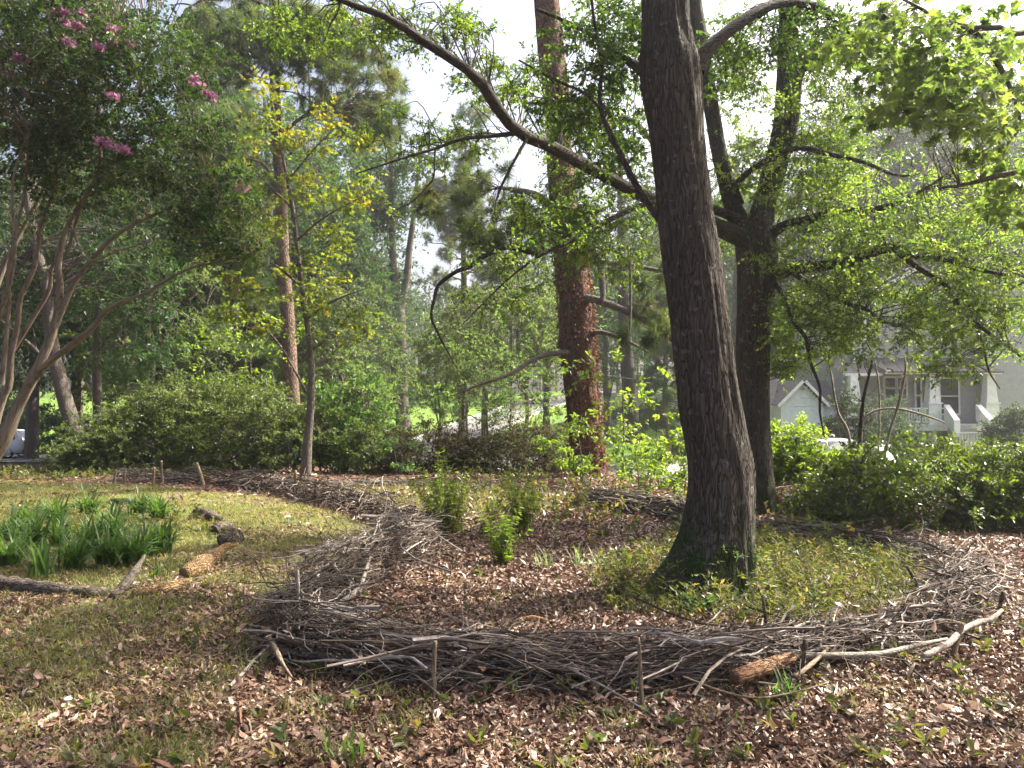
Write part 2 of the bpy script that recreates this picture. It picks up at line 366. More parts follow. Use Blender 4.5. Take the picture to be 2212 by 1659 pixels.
M['log_bark'] = barkmat('log_bark', (.03, .024, .02), (.13, .105, .08), 16, .4, .9, .02)
M['litter'] = rndmat('litter', [(0, (.04, .024, .017)), (.3, (.135, .072, .045)), (.6, (.225, .126, .08)), (.85, (.335, .215, .145)), (1, (.46, .345, .25))], .42, .5, 45, .12)
M['vine_leaf'] = rndmat('vine_leaf', [(0, (.07, .03, .02)), (.5, (.19, .075, .04)), (1, (.30, .13, .06))], .7, .2, 40, .2)
M['white'] = plain('white', (.78, .77, .74), .5)
M['siding'] = plain('siding', (.38, .37, .375), .6)
M['shed_white'] = plain('shed_white', (.72, .73, .74), .55)
M['shingle'] = plain('shingle', (.13, .12, .12), .85, 0, .2, .4, 12)
M['glass'] = plain('glass', (.03, .035, .04), .08, 0, .8)
M['dark'] = plain('dark', (.025, .025, .027), .6)
M['door'] = plain('door', (.10, .095, .09), .5)
M['brick'] = plain('brick', (.2, .10, .07), .8)
M['asphalt'] = plain('asphalt', (.15, .148, .145), .95, 0, .15, .2, 3)
M['concrete'] = plain('concrete', (.42, .40, .37), .85, 0, .2, .15, 3)
M['tyre'] = plain('tyre', (.02, .02, .02), .8)
M['red'] = plain('red', (.55, .02, .02), .2)
M['metal'] = plain('metal', (.4, .4, .4), .4, .6)

# ------------------------------------------------------------------ ground
def GP(l): return np.array([G(a, b)[:2] for a, b in l])
LAWN = GP([(-260, 1032), (240, 1046), (420, 1060), (640, 1085), (760, 1120), (850, 1168), (760, 1215), (660, 1290), (600, 1350), (545, 1420), (440, 1659), (-500, 1659)])
LILY = GP([(-260, 1110), (330, 1085), (440, 1110), (500, 1165), (430, 1240), (250, 1275), (-260, 1275)])
BACKG = GP([(700, 1058), (1000, 1045), (1240, 1075), (1180, 1110), (930, 1135), (860, 1100)])
OAKG = GP([(1260, 1250), (1480, 1180), (1640, 1165), (1960, 1215), (2010, 1290), (1900, 1350), (1640, 1370), (1330, 1330)])
RING = GP([(930, 1170), (700, 1290), (640, 1420), (940, 1475), (1400, 1490), (1800, 1440), (2100, 1330), (1980, 1190), (1660, 1140), (1300, 1120)])
def lawn_w(x, y):
    w1 = inpoly(x, y, LAWN) * (.55 + .35 * sst(5, 12, y)) + inpoly(x, y, BACKG) * .55 + inpoly(x, y, LILY) * .1
    far = sst(22, 30, y) * np.where((x < -6) & (y > 20) & (y < 43), .25, .95)
    edge = .35 * sst(3.3, 4.5, x - .25 * y) * (y < 10)
    return np.clip(np.maximum(np.maximum(w1, far), edge) + .5 * (vnoise(x, y, .7) - .5) * (y < 25), 0, 1)
u = np.linspace(-1, 1, 330); gx = 9 * np.sinh(u * 3.6) / np.sinh(1) * .75
v = np.linspace(0, 1, 330); gy = -4 + 6.5 * np.sinh(v * 4.6) / np.sinh(1)
X, Y = np.meshgrid(gx, gy); Z = hgt(X, Y) + .02 * (vnoise(X, Y, .25) - .5) * (Y < 14)
g = MB(); nx, ny = len(gx), len(gy); i = np.arange(ny - 1)[:, None] * nx + np.arange(nx - 1)[None]
g.add(np.stack([X, Y, Z], -1).reshape(-1, 3), np.stack([i, i + 1, i + nx + 1, i + nx], -1).reshape(-1, 4), 0, lawn_w(X.ravel(), Y.ravel()))
m, t, b = nodemat('ground'); tc = t.nodes.new('ShaderNodeTexCoord')
vo = t.nodes.new('ShaderNodeTexVoronoi'); vo.inputs['Scale'].default_value = 17; t.links.new(tc.outputs['Object'], vo.inputs['Vector'])
lit = ramp(t, vo.outputs['Color'], [(.1, (.05, .03, .02)), (.5, (.13, .075, .05)), (.9, (.22, .14, .095))])
lit = mixc(t, ramp(t, noise(t, 2.2, 5), [(.4, 0.), (.7, .7)]), lit, (.055, .036, .025))
gr = ramp(t, noise(t, 26, 5), [(.3, (.075, .068, .032)), (.55, (.155, .138, .07)), (.75, (.26, .21, .135))])
gr = mixc(t, ramp(t, noise(t, .6, 4), [(.4, 0.), (.65, .8)]), gr, (.10, .15, .03))
gp = t.nodes.new('ShaderNodeSeparateXYZ'); t.links.new(tc.outputs['Object'], gp.inputs[0])
mr = t.nodes.new('ShaderNodeMapRange'); mr.inputs[1].default_value = 24; mr.inputs[2].default_value = 34; t.links.new(gp.outputs[1], mr.inputs[0])
gr = mixc(t, mr.outputs[0], gr, ramp(t, noise(t, 1.3, 6), [(.35, (.085, .15, .022)), (.6, (.115, .19, .03)), (.75, (.17, .2, .06))]))   # mown lawns across the street
t.links.new(mixc(t, ramp(t, attr(t), [(.25, 0.), (.7, 1.)]), lit, gr), b.inputs['Base Color']); b.inputs['Roughness'].default_value = .9; b.inputs['Specular IOR Level'].default_value = .15
bump(t, b, vo.outputs['Distance'], .5, .03); M['ground'] = m
tag(g.build('ground', m, smooth=True), kind='structure')

def ribbon(mb, line, half, dz, n=160, across=7, off=0.0):
    c = catmull(line, n); tt = unit(np.gradient(c, axis=0)); nn = np.stack([-tt[:, 1], tt[:, 0]], 1)
    s = np.linspace(-half, half, across) + off
    xy = c[:, None] + nn[:, None] * s[None, :, None]; z = hgt(xy[..., 0], xy[..., 1]) + dz
    i = np.arange(n - 1)[:, None] * across + np.arange(across - 1)[None]
    mb.add(np.concatenate([xy, z[..., None]], -1).reshape(-1, 3), np.stack([i, i + across, i + across + 1, i + 1], -1).reshape(-1, 4))
g = MB(); ribbon(g, ROAD, 2.9, .05); tag(g.build('road', M['asphalt'], smooth=True), kind='structure')
g = MB(); ribbon(g, LANE, 4.2, .07, 120, 9); tag(g.build('side_road', M['asphalt'], smooth=True), kind='structure')
g = MB(); ribbon(g, [[6.2, 33], [9.4, 40.5], [14, 41.5], [20, 41]], .7, .06, 60, 4); tag(g.build('path', M['concrete'], smooth=True), kind='structure')
g = MB()
for sgn in (-1, 1):
    c = catmull(ROAD, 200)[40:190]; tt = unit(np.gradient(c, axis=0)); nn = np.stack([-tt[:, 1], tt[:, 0]], 1)
    xy = c + nn * 3.02 * sgn; z = hgt(xy[:, 0], xy[:, 1]); a = np.column_stack([xy, z])
    prof = [(-.09, -.05), (-.09, .15), (.09, .15), (.09, -.05)]
    vv = np.stack([np.column_stack([xy + nn * p[0], z + p[1]]) for p in prof], 1); k = len(c)
    ii = np.arange(k - 1)[:, None] * 4 + np.arange(3)[None]
    g.add(vv.reshape(-1, 3), np.stack([ii, ii + 1, ii + 5, ii + 4], -1).reshape(-1, 4))
tag(g.build('kerb', M['concrete']), kind='structure')

# ------------------------------------------------------------------ fallen leaves, grass, herbs (uncountable)
def fallen(mb, pos, size, mat=0, tilt=.45, r=None):
    n = len(pos); s = np.array([0, .3, .68, 1.]); wd = np.array([.05, .24, .22, .03])
    W = wd[None] * (.55 + .9 * rng.random((n, 4))); ln = size * (.55 + .9 * rng.random(n))
    c1 = rng.normal(size=(n, 1)) * .55; c2 = rng.normal(size=(n, 1)) * .35; sk = rng.normal(size=(n, 1)) * .18
    loc = np.zeros((n, 4, 3, 3))
    for j, cc in enumerate((-1, 0, 1)):
        loc[:, :, j, 0] = s[None] + .06 * rng.normal(size=(n, 4)); loc[:, :, j, 1] = cc * W * (1 - .35 * np.abs(c1)) + sk * s[None]**2
        loc[:, :, j, 2] = abs(cc) * W * c1 + c2 * ((s[None] - .5)**2 - .25) * 1.6
    loc *= ln[:, None, None, None]
    a = rng.random(n) * 2 * math.pi; ax = np.stack([np.cos(a), np.sin(a), rng.normal(size=n) * tilt], 1); ax = unit(ax)
    nr = np.stack([rng.normal(size=n) * tilt, rng.normal(size=n) * tilt, np.ones(n)], 1); nr -= (nr * ax).sum(1, keepdims=True) * ax; nr = unit(nr); sd_ = np.cross(nr, ax)
    v = pos[:, None, None] + loc[..., 0:1] * ax[:, None, None] + loc[..., 1:2] * sd_[:, None, None] + loc[..., 2:3] * nr[:, None, None]
    q = np.array([[i * 3 + j, i * 3 + j + 1, i * 3 + j + 4, i * 3 + j + 3] for i in range(3) for j in range(2)])
    f = (q[None] + (np.arange(n) * 12)[:, None, None]).reshape(-1, 4)
    if r is None: r = np.clip(rng.normal(.52, .24, n), 0, 1)
    mb.add(v.reshape(-1, 3), f, mat, np.repeat(r, 12))
def frust(n, y0, y1, p=1.0):
    y = y0 + (y1 - y0) * rng.random(n)**p; x = (rng.random(n) * 2 - 1) * (.70 * y + .6); return x, y
mb = MB()
def lit_keep(x, y):
    lw = lawn_w(x, y); ring = inpoly(x, y, RING); oakg = inpoly(x, y, OAKG)
    return rng.random(len(x)) < np.where(ring, 1.0, .95 - .95 * lw) * (.35 + .65 * sst(.25, .5, vnoise(x + 7, y, .45))) * np.where(oakg, .45, 1) * np.where(inpoly(x, y, LILY), .5, 1)
x, y = frust(270000, 2.6, 7, .85); k_ = lit_keep(x, y); x, y = x[k_], y[k_]
fallen(mb, np.column_stack([x, y, hgt(x, y) + .006 + .03 * rng.random(len(x))**2]), .037)
_e = catmull(np.array([G(a, b_)[:2] for a, b_ in [(930, 1190), (770, 1265), (640, 1378), (668, 1420), (900, 1460), (1240, 1470), (1580, 1454), (1880, 1405), (2070, 1324), (2050, 1238)]]), 1500)
_e = _e + rng.normal(size=_e.shape) * .13; fallen(mb, np.column_stack([_e, hgt(_e[:, 0], _e[:, 1]) + .03 + .2 * rng.random(len(_e))]), .06, tilt=.9)
x, y = frust(9000, 2.6, 8, .85); k_ = lit_keep(x, y); x, y = x[k_], y[k_]
fallen(mb, np.column_stack([x, y, hgt(x, y) + .02 + .03 * rng.random(len(x))**2]), .068)
x, y = frust(190000, 6.6, 12, .9); k_ = lit_keep(x, y); x, y = x[k_], y[k_]; n = len(x)
leaves(mb, np.column_stack([x, y, hgt(x, y) + .006 + .03 * rng.random(n)**2]), np.column_stack([rng.normal(size=(n, 2)), .3 * rng.normal(size=n)]), .058, 'kite', .9, rnd=np.clip(rng.normal(.52, .24, n), 0, 1))
x, y = frust(60000, 11, 21, 1); lw = lawn_w(x, y); k_ = rng.random(len(x)) < np.where((x > -2.2), .9 - .6 * lw, .35 - .3 * lw); x, y = x[k_], y[k_]; n = len(x)
leaves(mb, np.column_stack([x, y, hgt(x, y) + .01 + .03 * rng.random(n)]), np.column_stack([rng.normal(size=(n, 2)), .3 * rng.normal(size=n)]), .10, 'kite', .9, rnd=np.clip(rng.normal(.52, .24, n), 0, 1))
tag(mb.build('leaf_litter', M['litter']), 'brown fallen oak leaves covering the ground round the brushwood ring', 'leaf litter', kind='stuff')

def blades(mb, pos, h, wd, lean=.5, r=None):
    n = len(pos); a = rng.random(n) * 2 * math.pi; dx, dy = np.cos(a), np.sin(a); hh = h * (.45 + .9 * rng.random(n)); ln = lean * (.3 + rng.random(n)) * hh
    v = np.zeros((n, 5, 3)); sx, sy = -dy * wd, dx * wd
    for k, (f, o, ww) in enumerate(((0, 0, -1), (0, 0, 1), (.55, .3, .85), (.55, .3, -.85), (1, 1, 0))):
        v[:, k, 0] = pos[:, 0] + dx * ln * o + sx * ww; v[:, k, 1] = pos[:, 1] + dy * ln * o + sy * ww; v[:, k, 2] = pos[:, 2] + hh * f * (1 - .25 * o * lean)
    b0 = np.arange(n) * 5
    rr = np.repeat(rng.random(n) if r is None else r, 5)
    mb.v.append(v.reshape(-1, 3)); mb.f[4].append(np.stack([b0, b0 + 1, b0 + 2, b0 + 3], 1) + mb.n); mb.m[4].append(np.zeros(n, int))
    mb.f[3].append(np.stack([b0 + 3, b0 + 2, b0 + 4], 1) + mb.n); mb.m[3].append(np.zeros(n, int)); mb.r.append(rr); mb.n += n * 5
mb = MB(); x, y = frust(420000, 2.6, 21, 1.0); lw = lawn_w(x, y) * (x < 2.6 + .1 * y)
keep = rng.random(len(x)) < lw * .85 * (.25 + 1.3 * vnoise(x, y, .35)); x, y = x[keep], y[keep]
blades(mb, np.column_stack([x, y, hgt(x, y)]), .062, .0028 + .0012 * (y.mean() / 8), .9, np.clip(.35 + .5 * vnoise(x, y, 1.1) + .3 * rng.normal(size=len(x)), 0, 1))
# scattered tufts in the litter
tx, ty = frust(230, 3.1, 8, 1.0); keep = ~inpoly(tx, ty, RING) & ((tx < -.9) | (ty < 4.6) | (tx > 3.2)); tx, ty = tx[keep], ty[keep]
for a, c in zip(tx, ty):
    k = rng.integers(14, 50); px_ = a + rng.normal(size=k) * .06; py_ = c + rng.normal(size=k) * .06
    blades(mb, np.column_stack([px_, py_, hgt(px_, py_)]), .04 + .10 * rng.random(), .003, 1.0, np.clip(.2 + .35 * rng.random(k), 0, 1))
x, y = frust(26000, 10, 20, 1); keep = inpoly(x, y, BACKG); x, y = x[keep], y[keep]
blades(mb, np.column_stack([x, y, hgt(x, y)]), .16, .006, .7)
tag(mb.build('grass', M['grass']), 'thin yellow-green grass on the left of the brushwood ring', 'grass', kind='stuff')

def herbs(st, lf, x, y, h, nl, size, kind='slim', hang=.25):
    n = len(x); p0 = np.column_stack([x, y, hgt(x, y) - .01]); d = np.column_stack([rng.normal(size=(n, 2)) * .35, np.ones(n)])
    p = grow(p0, d, h * (.5 + .8 * rng.random(n)), 6, -.0, .15, .5)
    tubes(st, p, np.linspace(.0022, .001, 6)[None].repeat(n, 0), 3, rnd=.5); spray(lf, st, p, n * nl, size, kind, .7, .25, 1, 1.0, hang, rng.random(n))
st, lf = MB(), MB(); x, y = frust(11500, 4.4, 11, .9); keep = inpoly(x, y, OAKG) & (rng.random(len(x)) < .25 + 1.1 * vnoise(x, y, .5)) & (((x - 1.85)**2 + (y - 7.15)**2) > .16); x, y = x[keep], y[keep]
herbs(st, lf, x, y, .24, 9, .062, 'slim', .35)
x, y = frust(60000, 4.6, 11, .9); keep = inpoly(x, y, OAKG) & (rng.random(len(x)) < vnoise(x, y, .4)) & (((x - 1.85)**2 + (y - 7.15)**2) > .2); x, y = x[keep], y[keep]; n = len(x)
blades(lf, np.column_stack([x, y, hgt(x, y)]), .17, .0032, 1.1, np.clip(.45 + .5 * rng.random(n) + .4 * (vnoise(x, y, .8) - .5), 0, 1))
x, y = frust(420, 3.1, 7.5, .9); keep = (x > -2.2) & (x < 4) & (~inpoly(x, y, RING) | (rng.random(len(x)) < .25)); x, y = x[keep], y[keep]; herbs(st, lf, x, y, .10, 6, .065, 'kite', .1)
x, y = frust(2200, 9, 19, .9); keep = (x > -1.2) & (x < 4.5) & (rng.random(len(x)) < .2 + .8 * vnoise(x, y, .9)); x, y = x[keep], y[keep]; herbs(st, lf, x, y, .3, 9, .09, 'kite', .1)
x, y = frust(2600, 17.5, 21, 1); keep = (x < -7) & (x > -16); x, y = x[keep], y[keep]; herbs(st, lf, x, y, .17, 9, .08, 'kite', .1)
x, y = frust(1500, 9.5, 20, 1); keep = inpoly(x, y, LAWN) & inpoly(x, y, LILY); x, y = x[keep], y[keep]; herbs(st, lf, x, y, .16, 8, .07, 'kite', .1)
h = tag(lf.build('undergrowth', M['herb']), 'green and tan stilt grass and low herbs round the foot of the big oak', 'undergrowth', kind='stuff'); st.build('stem', M['herb'], h, org=np.zeros(3))

# ------------------------------------------------------------------ brushwood borders, stakes, branches, logs
def hedge(label, base, w, hts, n, Lr=(.5, 1.5), mats=None, rad=.0034, fork=.6, wild=.14):
    c = catmull(np.array([np.append(G(a, b_)[:2], i) for i, (a, b_) in enumerate(base)]), 300)[:, :2]
    seg = np.concatenate([[0], np.cumsum(np.linalg.norm(np.diff(c, axis=0), axis=1))]); tot = seg[-1]
    hs = np.asarray(hts, float); ws = np.asarray(w, float)
    def along(s): return np.stack([np.interp(s, seg, c[:, 0]), np.interp(s, seg, c[:, 1])], -1)
    N = 9; s0 = rng.random(n) * tot; L = Lr[0] + (Lr[1] - Lr[0]) * rng.random(n)**1.6
    f = s0 / tot; H = np.interp(f, np.linspace(0, 1, len(hs)), hs); W = np.interp(f, np.linspace(0, 1, len(ws)), ws)
    H = H * (.75 + .5 * vnoise(s0, s0 * 0, .8))
    uu = np.clip(rng.normal(size=n) * .5, -1.15, 1.15); vv = rng.random(n)**.8 * (1 - .75 * uu**2).clip(.06, 1)
    ang = rng.normal(size=n) * .24; el = rng.normal(size=n) * .10
    wl = rng.random(n) < wild; ang[wl] = rng.normal(size=wl.sum()) * .9; el[wl] = rng.normal(size=wl.sum()) * .45; L[wl] *= .42
    tt = np.linspace(-.5, .5, N)[None] * L[:, None]; sp = s0[:, None] + tt
    xy = along(np.clip(sp, -.05, tot + .05)); over = sp - np.clip(sp, 0, tot)
    tg = unit(along(np.clip(sp + .03, 0, tot)) - along(np.clip(sp - .03, 0, tot)))
    nn = np.stack([-tg[..., 1], tg[..., 0]], -1); xy = xy + tg * over[..., None]
    bend = rng.normal(size=(n, 1)) * .3
    off = uu[:, None] * W[:, None] + np.sin(ang)[:, None] * tt + bend * (tt**2 / L[:, None] * 2) + np.cumsum(rng.normal(size=(n, N)), 1) * .016
    xy = xy + nn * off[..., None]
    z = hgt(xy[..., 0], xy[..., 1]) + np.maximum(.008, .02 + vv[:, None] * H[:, None] + np.sin(el)[:, None] * tt + np.cumsum(rng.normal(size=(n, N)), 1) * .012 - .10 * tt**2)
    p = np.concatenate([xy, z[..., None]], -1); r0 = np.clip(rad * np.exp(rng.normal(size=n) * .6), .0014, .014); fat = rng.random(n) < .03; r0[fat] = rad * (2.2 + 2 * rng.random(fat.sum())); p[fat] = p[fat][:, 4:5] + (p[fat] - p[fat][:, 4:5]) * .6
    p = np.where((rng.random(n) < .5)[:, None, None], p, p[:, ::-1])
    mb = MB(); rn = np.clip(rng.beta(1.6, 1.5, n), 0, 1); tubes(mb, p, r0[:, None] * np.where(fat[:, None], np.linspace(1.1, .8, N)[None], np.linspace(1.15, .35, N)[None]), 5, rnd=rn, wob=.3)
    k = int(n * fork); q, tq, ii = pick(p, k, .2, .9); d = tq + perp(tq) * .75; d[:, 2] *= .5
    fp = grow(q, d, .12 + .4 * rng.random(k), 6, .05, .35, .5); fp[..., 2] = np.maximum(fp[..., 2], hgt(fp[..., 0], fp[..., 1]) + .006)
    tubes(mb, fp, (r0[ii] * .6)[:, None] * np.linspace(1, .4, 6)[None], 3, rnd=rn[ii], wob=.2)
    o = mb.build('brushwood_border', mats or M['twig'], org=np.append(along(np.array(tot / 2)), 0)); tag(o, label, 'brushwood border', 'brushwood borders')
    return p
EDGE_A = [(250, 1036), (400, 1044), (540, 1056), (650, 1072), (740, 1094), (820, 1118), (890, 1150), (930, 1178)]
EDGE_B = [(930, 1190), (860, 1222), (770, 1265), (690, 1318), (640, 1378), (668, 1424), (760, 1454), (900, 1470), (1060, 1478), (1240, 1482), (1420, 1480), (1580, 1466), (1740, 1440), (1880, 1412), (1990, 1374), (2070, 1324), (2088, 1276), (2050, 1238), (1980, 1206)]
hedge('long low brushwood border running left towards the dark azaleas', EDGE_A, [.3, .34, .32, .3], [.28, .32, .34, .34], 1150, (.5, 1.6), rad=.0055, wild=.35)
hedge('ring of grey woven twigs round the leaf bed in front of the big oak', EDGE_B, [.24, .28, .25, .18, .16, .16, .17, .2, .24, .2], [.36, .46, .52, .36, .25, .24, .22, .18, .30, .28, .2], 2600, (.3, 1.3), rad=.0036, wild=.2, fork=1.0)
hedge('thin brushwood line from behind the big oak to the right bush', [(1975, 1198), (1880, 1182), (1780, 1168), (1700, 1156), (1640, 1150)], [.3, .2], [.16, .13], 420, (.5, 1.4), rad=.005)
hedge('dark heap of brushwood on the left behind the big oak trunk', [(1260, 1092), (1340, 1104), (1420, 1112), (1505, 1122)], [.35, .3], [.22, .28, .2], 420, (.6, 1.8), rad=.006, wild=.25)
hedge('rust brown heap of fine twigs on the right of the second oak', [(1670, 1112), (1720, 1110), (1780, 1118), (1830, 1130)], [.45, .3], [.5, .35, .12], 620, (.3, 1.0), M['rust_twig'], .004, wild=.5)
hedge('thin line of dry sticks crossing behind the tall weeds', [(740, 1052), (850, 1050), (960, 1055), (1060, 1062)], [.25], [.10], 130, (.8, 2.2), rad=.006)

stakes = [  # tip px, foot px, width px, material, label
 ((940, 1385), (938, 1503), 11, 'stake', 'upright square-topped stake in front of the twig ring, tallest at its front'),
 ((1379, 1378), (1388, 1528), 9, 'stake', 'thin pale bent stake in front of the ring below the oak'),
 ((1005, 1337), (1008, 1400), 10, 'stake', 'short blunt stake inside the ring above the orange bark'),
 ((1391, 1340), (1408, 1409), 9, 'stake', 'short leaning brown stake inside the ring left of the oak foot'),
 ((1740, 1381), (1722, 1470), 12, 'log_bark', 'dark leaning stake at the right end of the orange log'),
 ((2080, 1345), (2058, 1412), 12, 'stake', 'brown stake leaning right between the bent branches'),
 ((2168, 1278), (2160, 1340), 9, 'log_bark', 'dark upright stake at the rightmost bend of the ring'),
 ((1647, 1288), (1664, 1392), 7, 'log_bark', 'thin black stake standing in the herbs right of the big oak'),
 ((1958, 1222), (2000, 1296), 8, 'log_bark', 'dark stick leaning left at the inner edge of the right twigs'),
 ((2132, 1202), (2126, 1246), 7, 'stake', 'small stake behind the twig heap at far right'),
 ((642, 1231), (649, 1395), 9, 'pale_branch', 'pale lichened stake at the left corner of the ring'),
 ((783, 1322), (768, 1398), 11, 'stake', 'broken brown stake inside the left corner of the ring'),
 ((424, 999), (440, 1046), 8, 'stake', 'tall pale stake on the far left border below the azaleas'),
 ((348, 995), (352, 1042), 6, 'stake', 'forked stake in the far left border'),
 ((333, 1009), (330, 1046), 5, 'stake', 'short stake in front of the far left border'),
 ((250, 1014), (246, 1044), 5, 'stake', 'leftmost small stake at the end of the far border'),
 ((270, 1012), (268, 1042), 5, 'stake', 'second small stake from the end of the far border'),
 ((638, 1016), (643, 1068), 7, 'stake', 'stake standing just left of the slim tree foot'),
 ((684, 1034), (682, 1078), 7, 'stake', 'stake standing just right of the slim tree foot'),
 ((1545, 1352), (1549, 1392), 7, 'stake', 'short stub stake in the litter below the oak foot')]
for (tx, ty), (fx, fy), wp, mt, lb in stakes:
    f = G(fx, fy + (14 if fy > 1350 else 5 if fy < 1100 else 0)); d = f[1]; tip = P(tx, ty, d + rng.normal() * .03); mb = MB(); r = wp / F * d / 2; mid = (f + tip) / 2 + rng.normal(size=3) * r * .5
    limb(mb, [f - (tip - f) * .15, f, mid, tip], [r * .8, r, r * .95, r * .9], 14, 9, cap=True, wob=.22)
    tag(mb.build('stake', M[mt], org=f, smooth=True), lb, 'stake', 'stakes of the brushwood ring')
for mt, lb, spec in [
 ('raw_wood', 'thick orange split log lying on the front right of the ring', [(1586, 1466, 30), (1620, 1452, 34), (1660, 1438, 32), (1700, 1424, 26), (1716, 1420, 16)]),
 ('pale_branch', 'long pale branch on top of the ring right of the dark stake', [(1640, 1448, 9), (1710, 1420, 13), (1823, 1416, 14), (1903, 1412, 12), (1983, 1394, 10), (2046, 1380, 6)]),
 ('pale_branch', 'bent grey branch along the right end of the ring', [(1995, 1418, 12), (2046, 1392, 14), (2078, 1362, 12), (2110, 1346, 13), (2140, 1338, 11), (2164, 1318, 8)]),
 ('pale_branch', 'straight cut branch on the ring front between two stakes', [(1040, 1424, 8), (1143, 1434, 9), (1250, 1450, 11)]),
 ('log_bark', 'stout dark branch slanting down the left corner of the ring', [(655, 1306, 14), (686, 1336, 18), (713, 1382, 16)]),
 ('pale_branch', 'pale thick branch on the left arm of the ring', [(690, 1322, 9), (740, 1300, 13), (786, 1262, 11)]),
 ('pale_branch', 'pale branch along the top of the left arm', [(650, 1296, 8), (690, 1262, 10), (735, 1243, 9), (800, 1236, 6)]),
 ('pale_branch', 'pale stick pointing up out of the left arm', [(776, 1280, 9), (788, 1240, 9), (802, 1196, 6), (816, 1162, 4)]),
 ('raw_wood', 'flat piece of orange bark behind the front stake', [(938, 1396, 9), (980, 1402, 19), (1030, 1416, 12), (1042, 1420, 5)]),
 ('stake', 'brown crooked stick leaning out of the ring at bottom left', [(580, 1376, 10), (596, 1404, 12), (612, 1436, 8), (630, 1462, 5)]),
 ('stake', 'forked brown stick lying right of the dark stake', [(1716, 1462, 9), (1742, 1444, 10), (1782, 1408, 8), (1786, 1398, 7)]),
 ('pale_branch', 'grey stick sloping down to the litter right of the orange log', [(1712, 1456, 9), (1770, 1482, 8), (1838, 1506, 5)]),
 ('stake', 'long thin stick arched over the front of the ring', [(1476, 1462, 5), (1560, 1494, 6), (1640, 1508, 5), (1730, 1492, 4), (1790, 1474, 3)]),
 ('log_bark', 'dark stick lying in the litter inside the ring', [(1080, 1266, 5), (1120, 1284, 8), (1165, 1296, 6)]),
 ('stake', 'brown stick lying inside the ring near the left corner', [(860, 1322, 8), (900, 1318, 9), (960, 1318, 6)]),
 ('raw_wood', 'broken orange wood slab lying in the middle of the litter', [(1118, 1348, 7), (1150, 1346, 15), (1185, 1350, 9), (1215, 1352, 4)]),
 ('log_bark', 'black flat strip standing in for the shadow left of the ring corner', [(495, 1432, 6), (540, 1430, 9), (590, 1426, 7)]),  # dark strip laid along the corner's shadow streak, not a real stick
 ('pale_branch', 'pale forked twig lying in the bottom left litter', [(205, 1570, 4), (225, 1625, 4), (268, 1668, 5), (282, 1690, 4)]),
 ('stake', 'short brown stick in the bottom left corner litter', [(62, 1690, 12), (78, 1658, 14), (96, 1640, 9)]),
 ('stake', 'whip of dry stem arching over the far right twigs', [(2050, 1205, 3), (2100, 1160, 3), (2140, 1200, 3), (2152, 1260, 3)]),
]:
    pts, rad = [], []
    inring = not any(s in lb for s in ('litter', 'slab', 'lying inside', 'black flat'))
    for px, py, wd in spec:
        f = G(px, py + (52 if inring else 0)); d = f[1]; q = P(px, py, d); r = wd / F * d / 2
        if not inring: q = np.array([f[0], f[1], f[2] + r * .8 + .012])
        pts.append(q); rad.append(r)
    mb = MB(); o = np.mean(pts, 0); limb(mb, pts, rad, 26, 9, cap=True, wob=.25)
    nm = 'log' if 'log ' in lb else 'branch'
    ob = mb.build('fallen_' + nm, M[mt], org=o, smooth=True, axis=pts[-1] - pts[0]); tag(ob, lb, nm, 'fallen branches on and in the brushwood ring')
for mt, lb, spec in [
 ('log_bark', 'long dark log edging the lily bed at far left', [(-150, 1258, 34), (0, 1262, 36), (90, 1272, 34), (160, 1278, 22)]),
 ('log_bark', 'short dark log next to the long edging log', [(150, 1276, 22), (200, 1280, 26), (232, 1276, 14)]),
 ('log_bark', 'dark pointed chunk of wood tilted up at the bed edge', [(242, 1290, 16), (275, 1270, 20), (312, 1240, 6)]),
 ('yellow_wood', 'long yellow rotten log at the front of the lily bed', [(284, 1284, 18), (330, 1276, 26), (380, 1264, 22), (412, 1254, 10)]),
 ('yellow_wood', 'broken yellow stump piece at the bed corner', [(396, 1240, 26), (425, 1226, 40), (455, 1205, 36), (478, 1190, 16)]),
 ('log_bark', 'stout grey sawn log at the right of the lily bed', [(472, 1172, 26), (490, 1166, 38), (512, 1160, 36)]),
 ('log_bark', 'small dark log behind the sawn log', [(462, 1146, 22), (480, 1140, 28), (502, 1140, 20)]),
 ('log_bark', 'dark log at the far right edge of the bed', [(424, 1104, 16), (448, 1112, 24), (474, 1122, 14)]),
 ('yellow_wood', 'thin yellow slab behind the broken stump piece', [(455, 1196, 8), (485, 1182, 16), (512, 1176, 10)]),
 ('log_bark', 'dark log end half hidden behind the lilies', [(240, 1082, 10), (270, 1084, 16), (320, 1086, 10)])]:
    pts, rad = [], []
    for px, py, wd in spec:
        f = G(px, py + wd * .4); r = wd / F * f[1] / 2; pts.append(f + [0, 0, r * .75]); rad.append(r)
    if 'pointed' in lb: pts[-1][2] += .18; pts[-2][2] += .05
    mb = MB(); o = np.mean(pts, 0); limb(mb, pts, rad, 26, 14, cap=True, wob=.32)
    tag(mb.build('edging_log', M[mt], org=o, smooth=True, axis=np.array(pts[-1]) - pts[0]), lb, 'log', 'logs edging the lily bed')

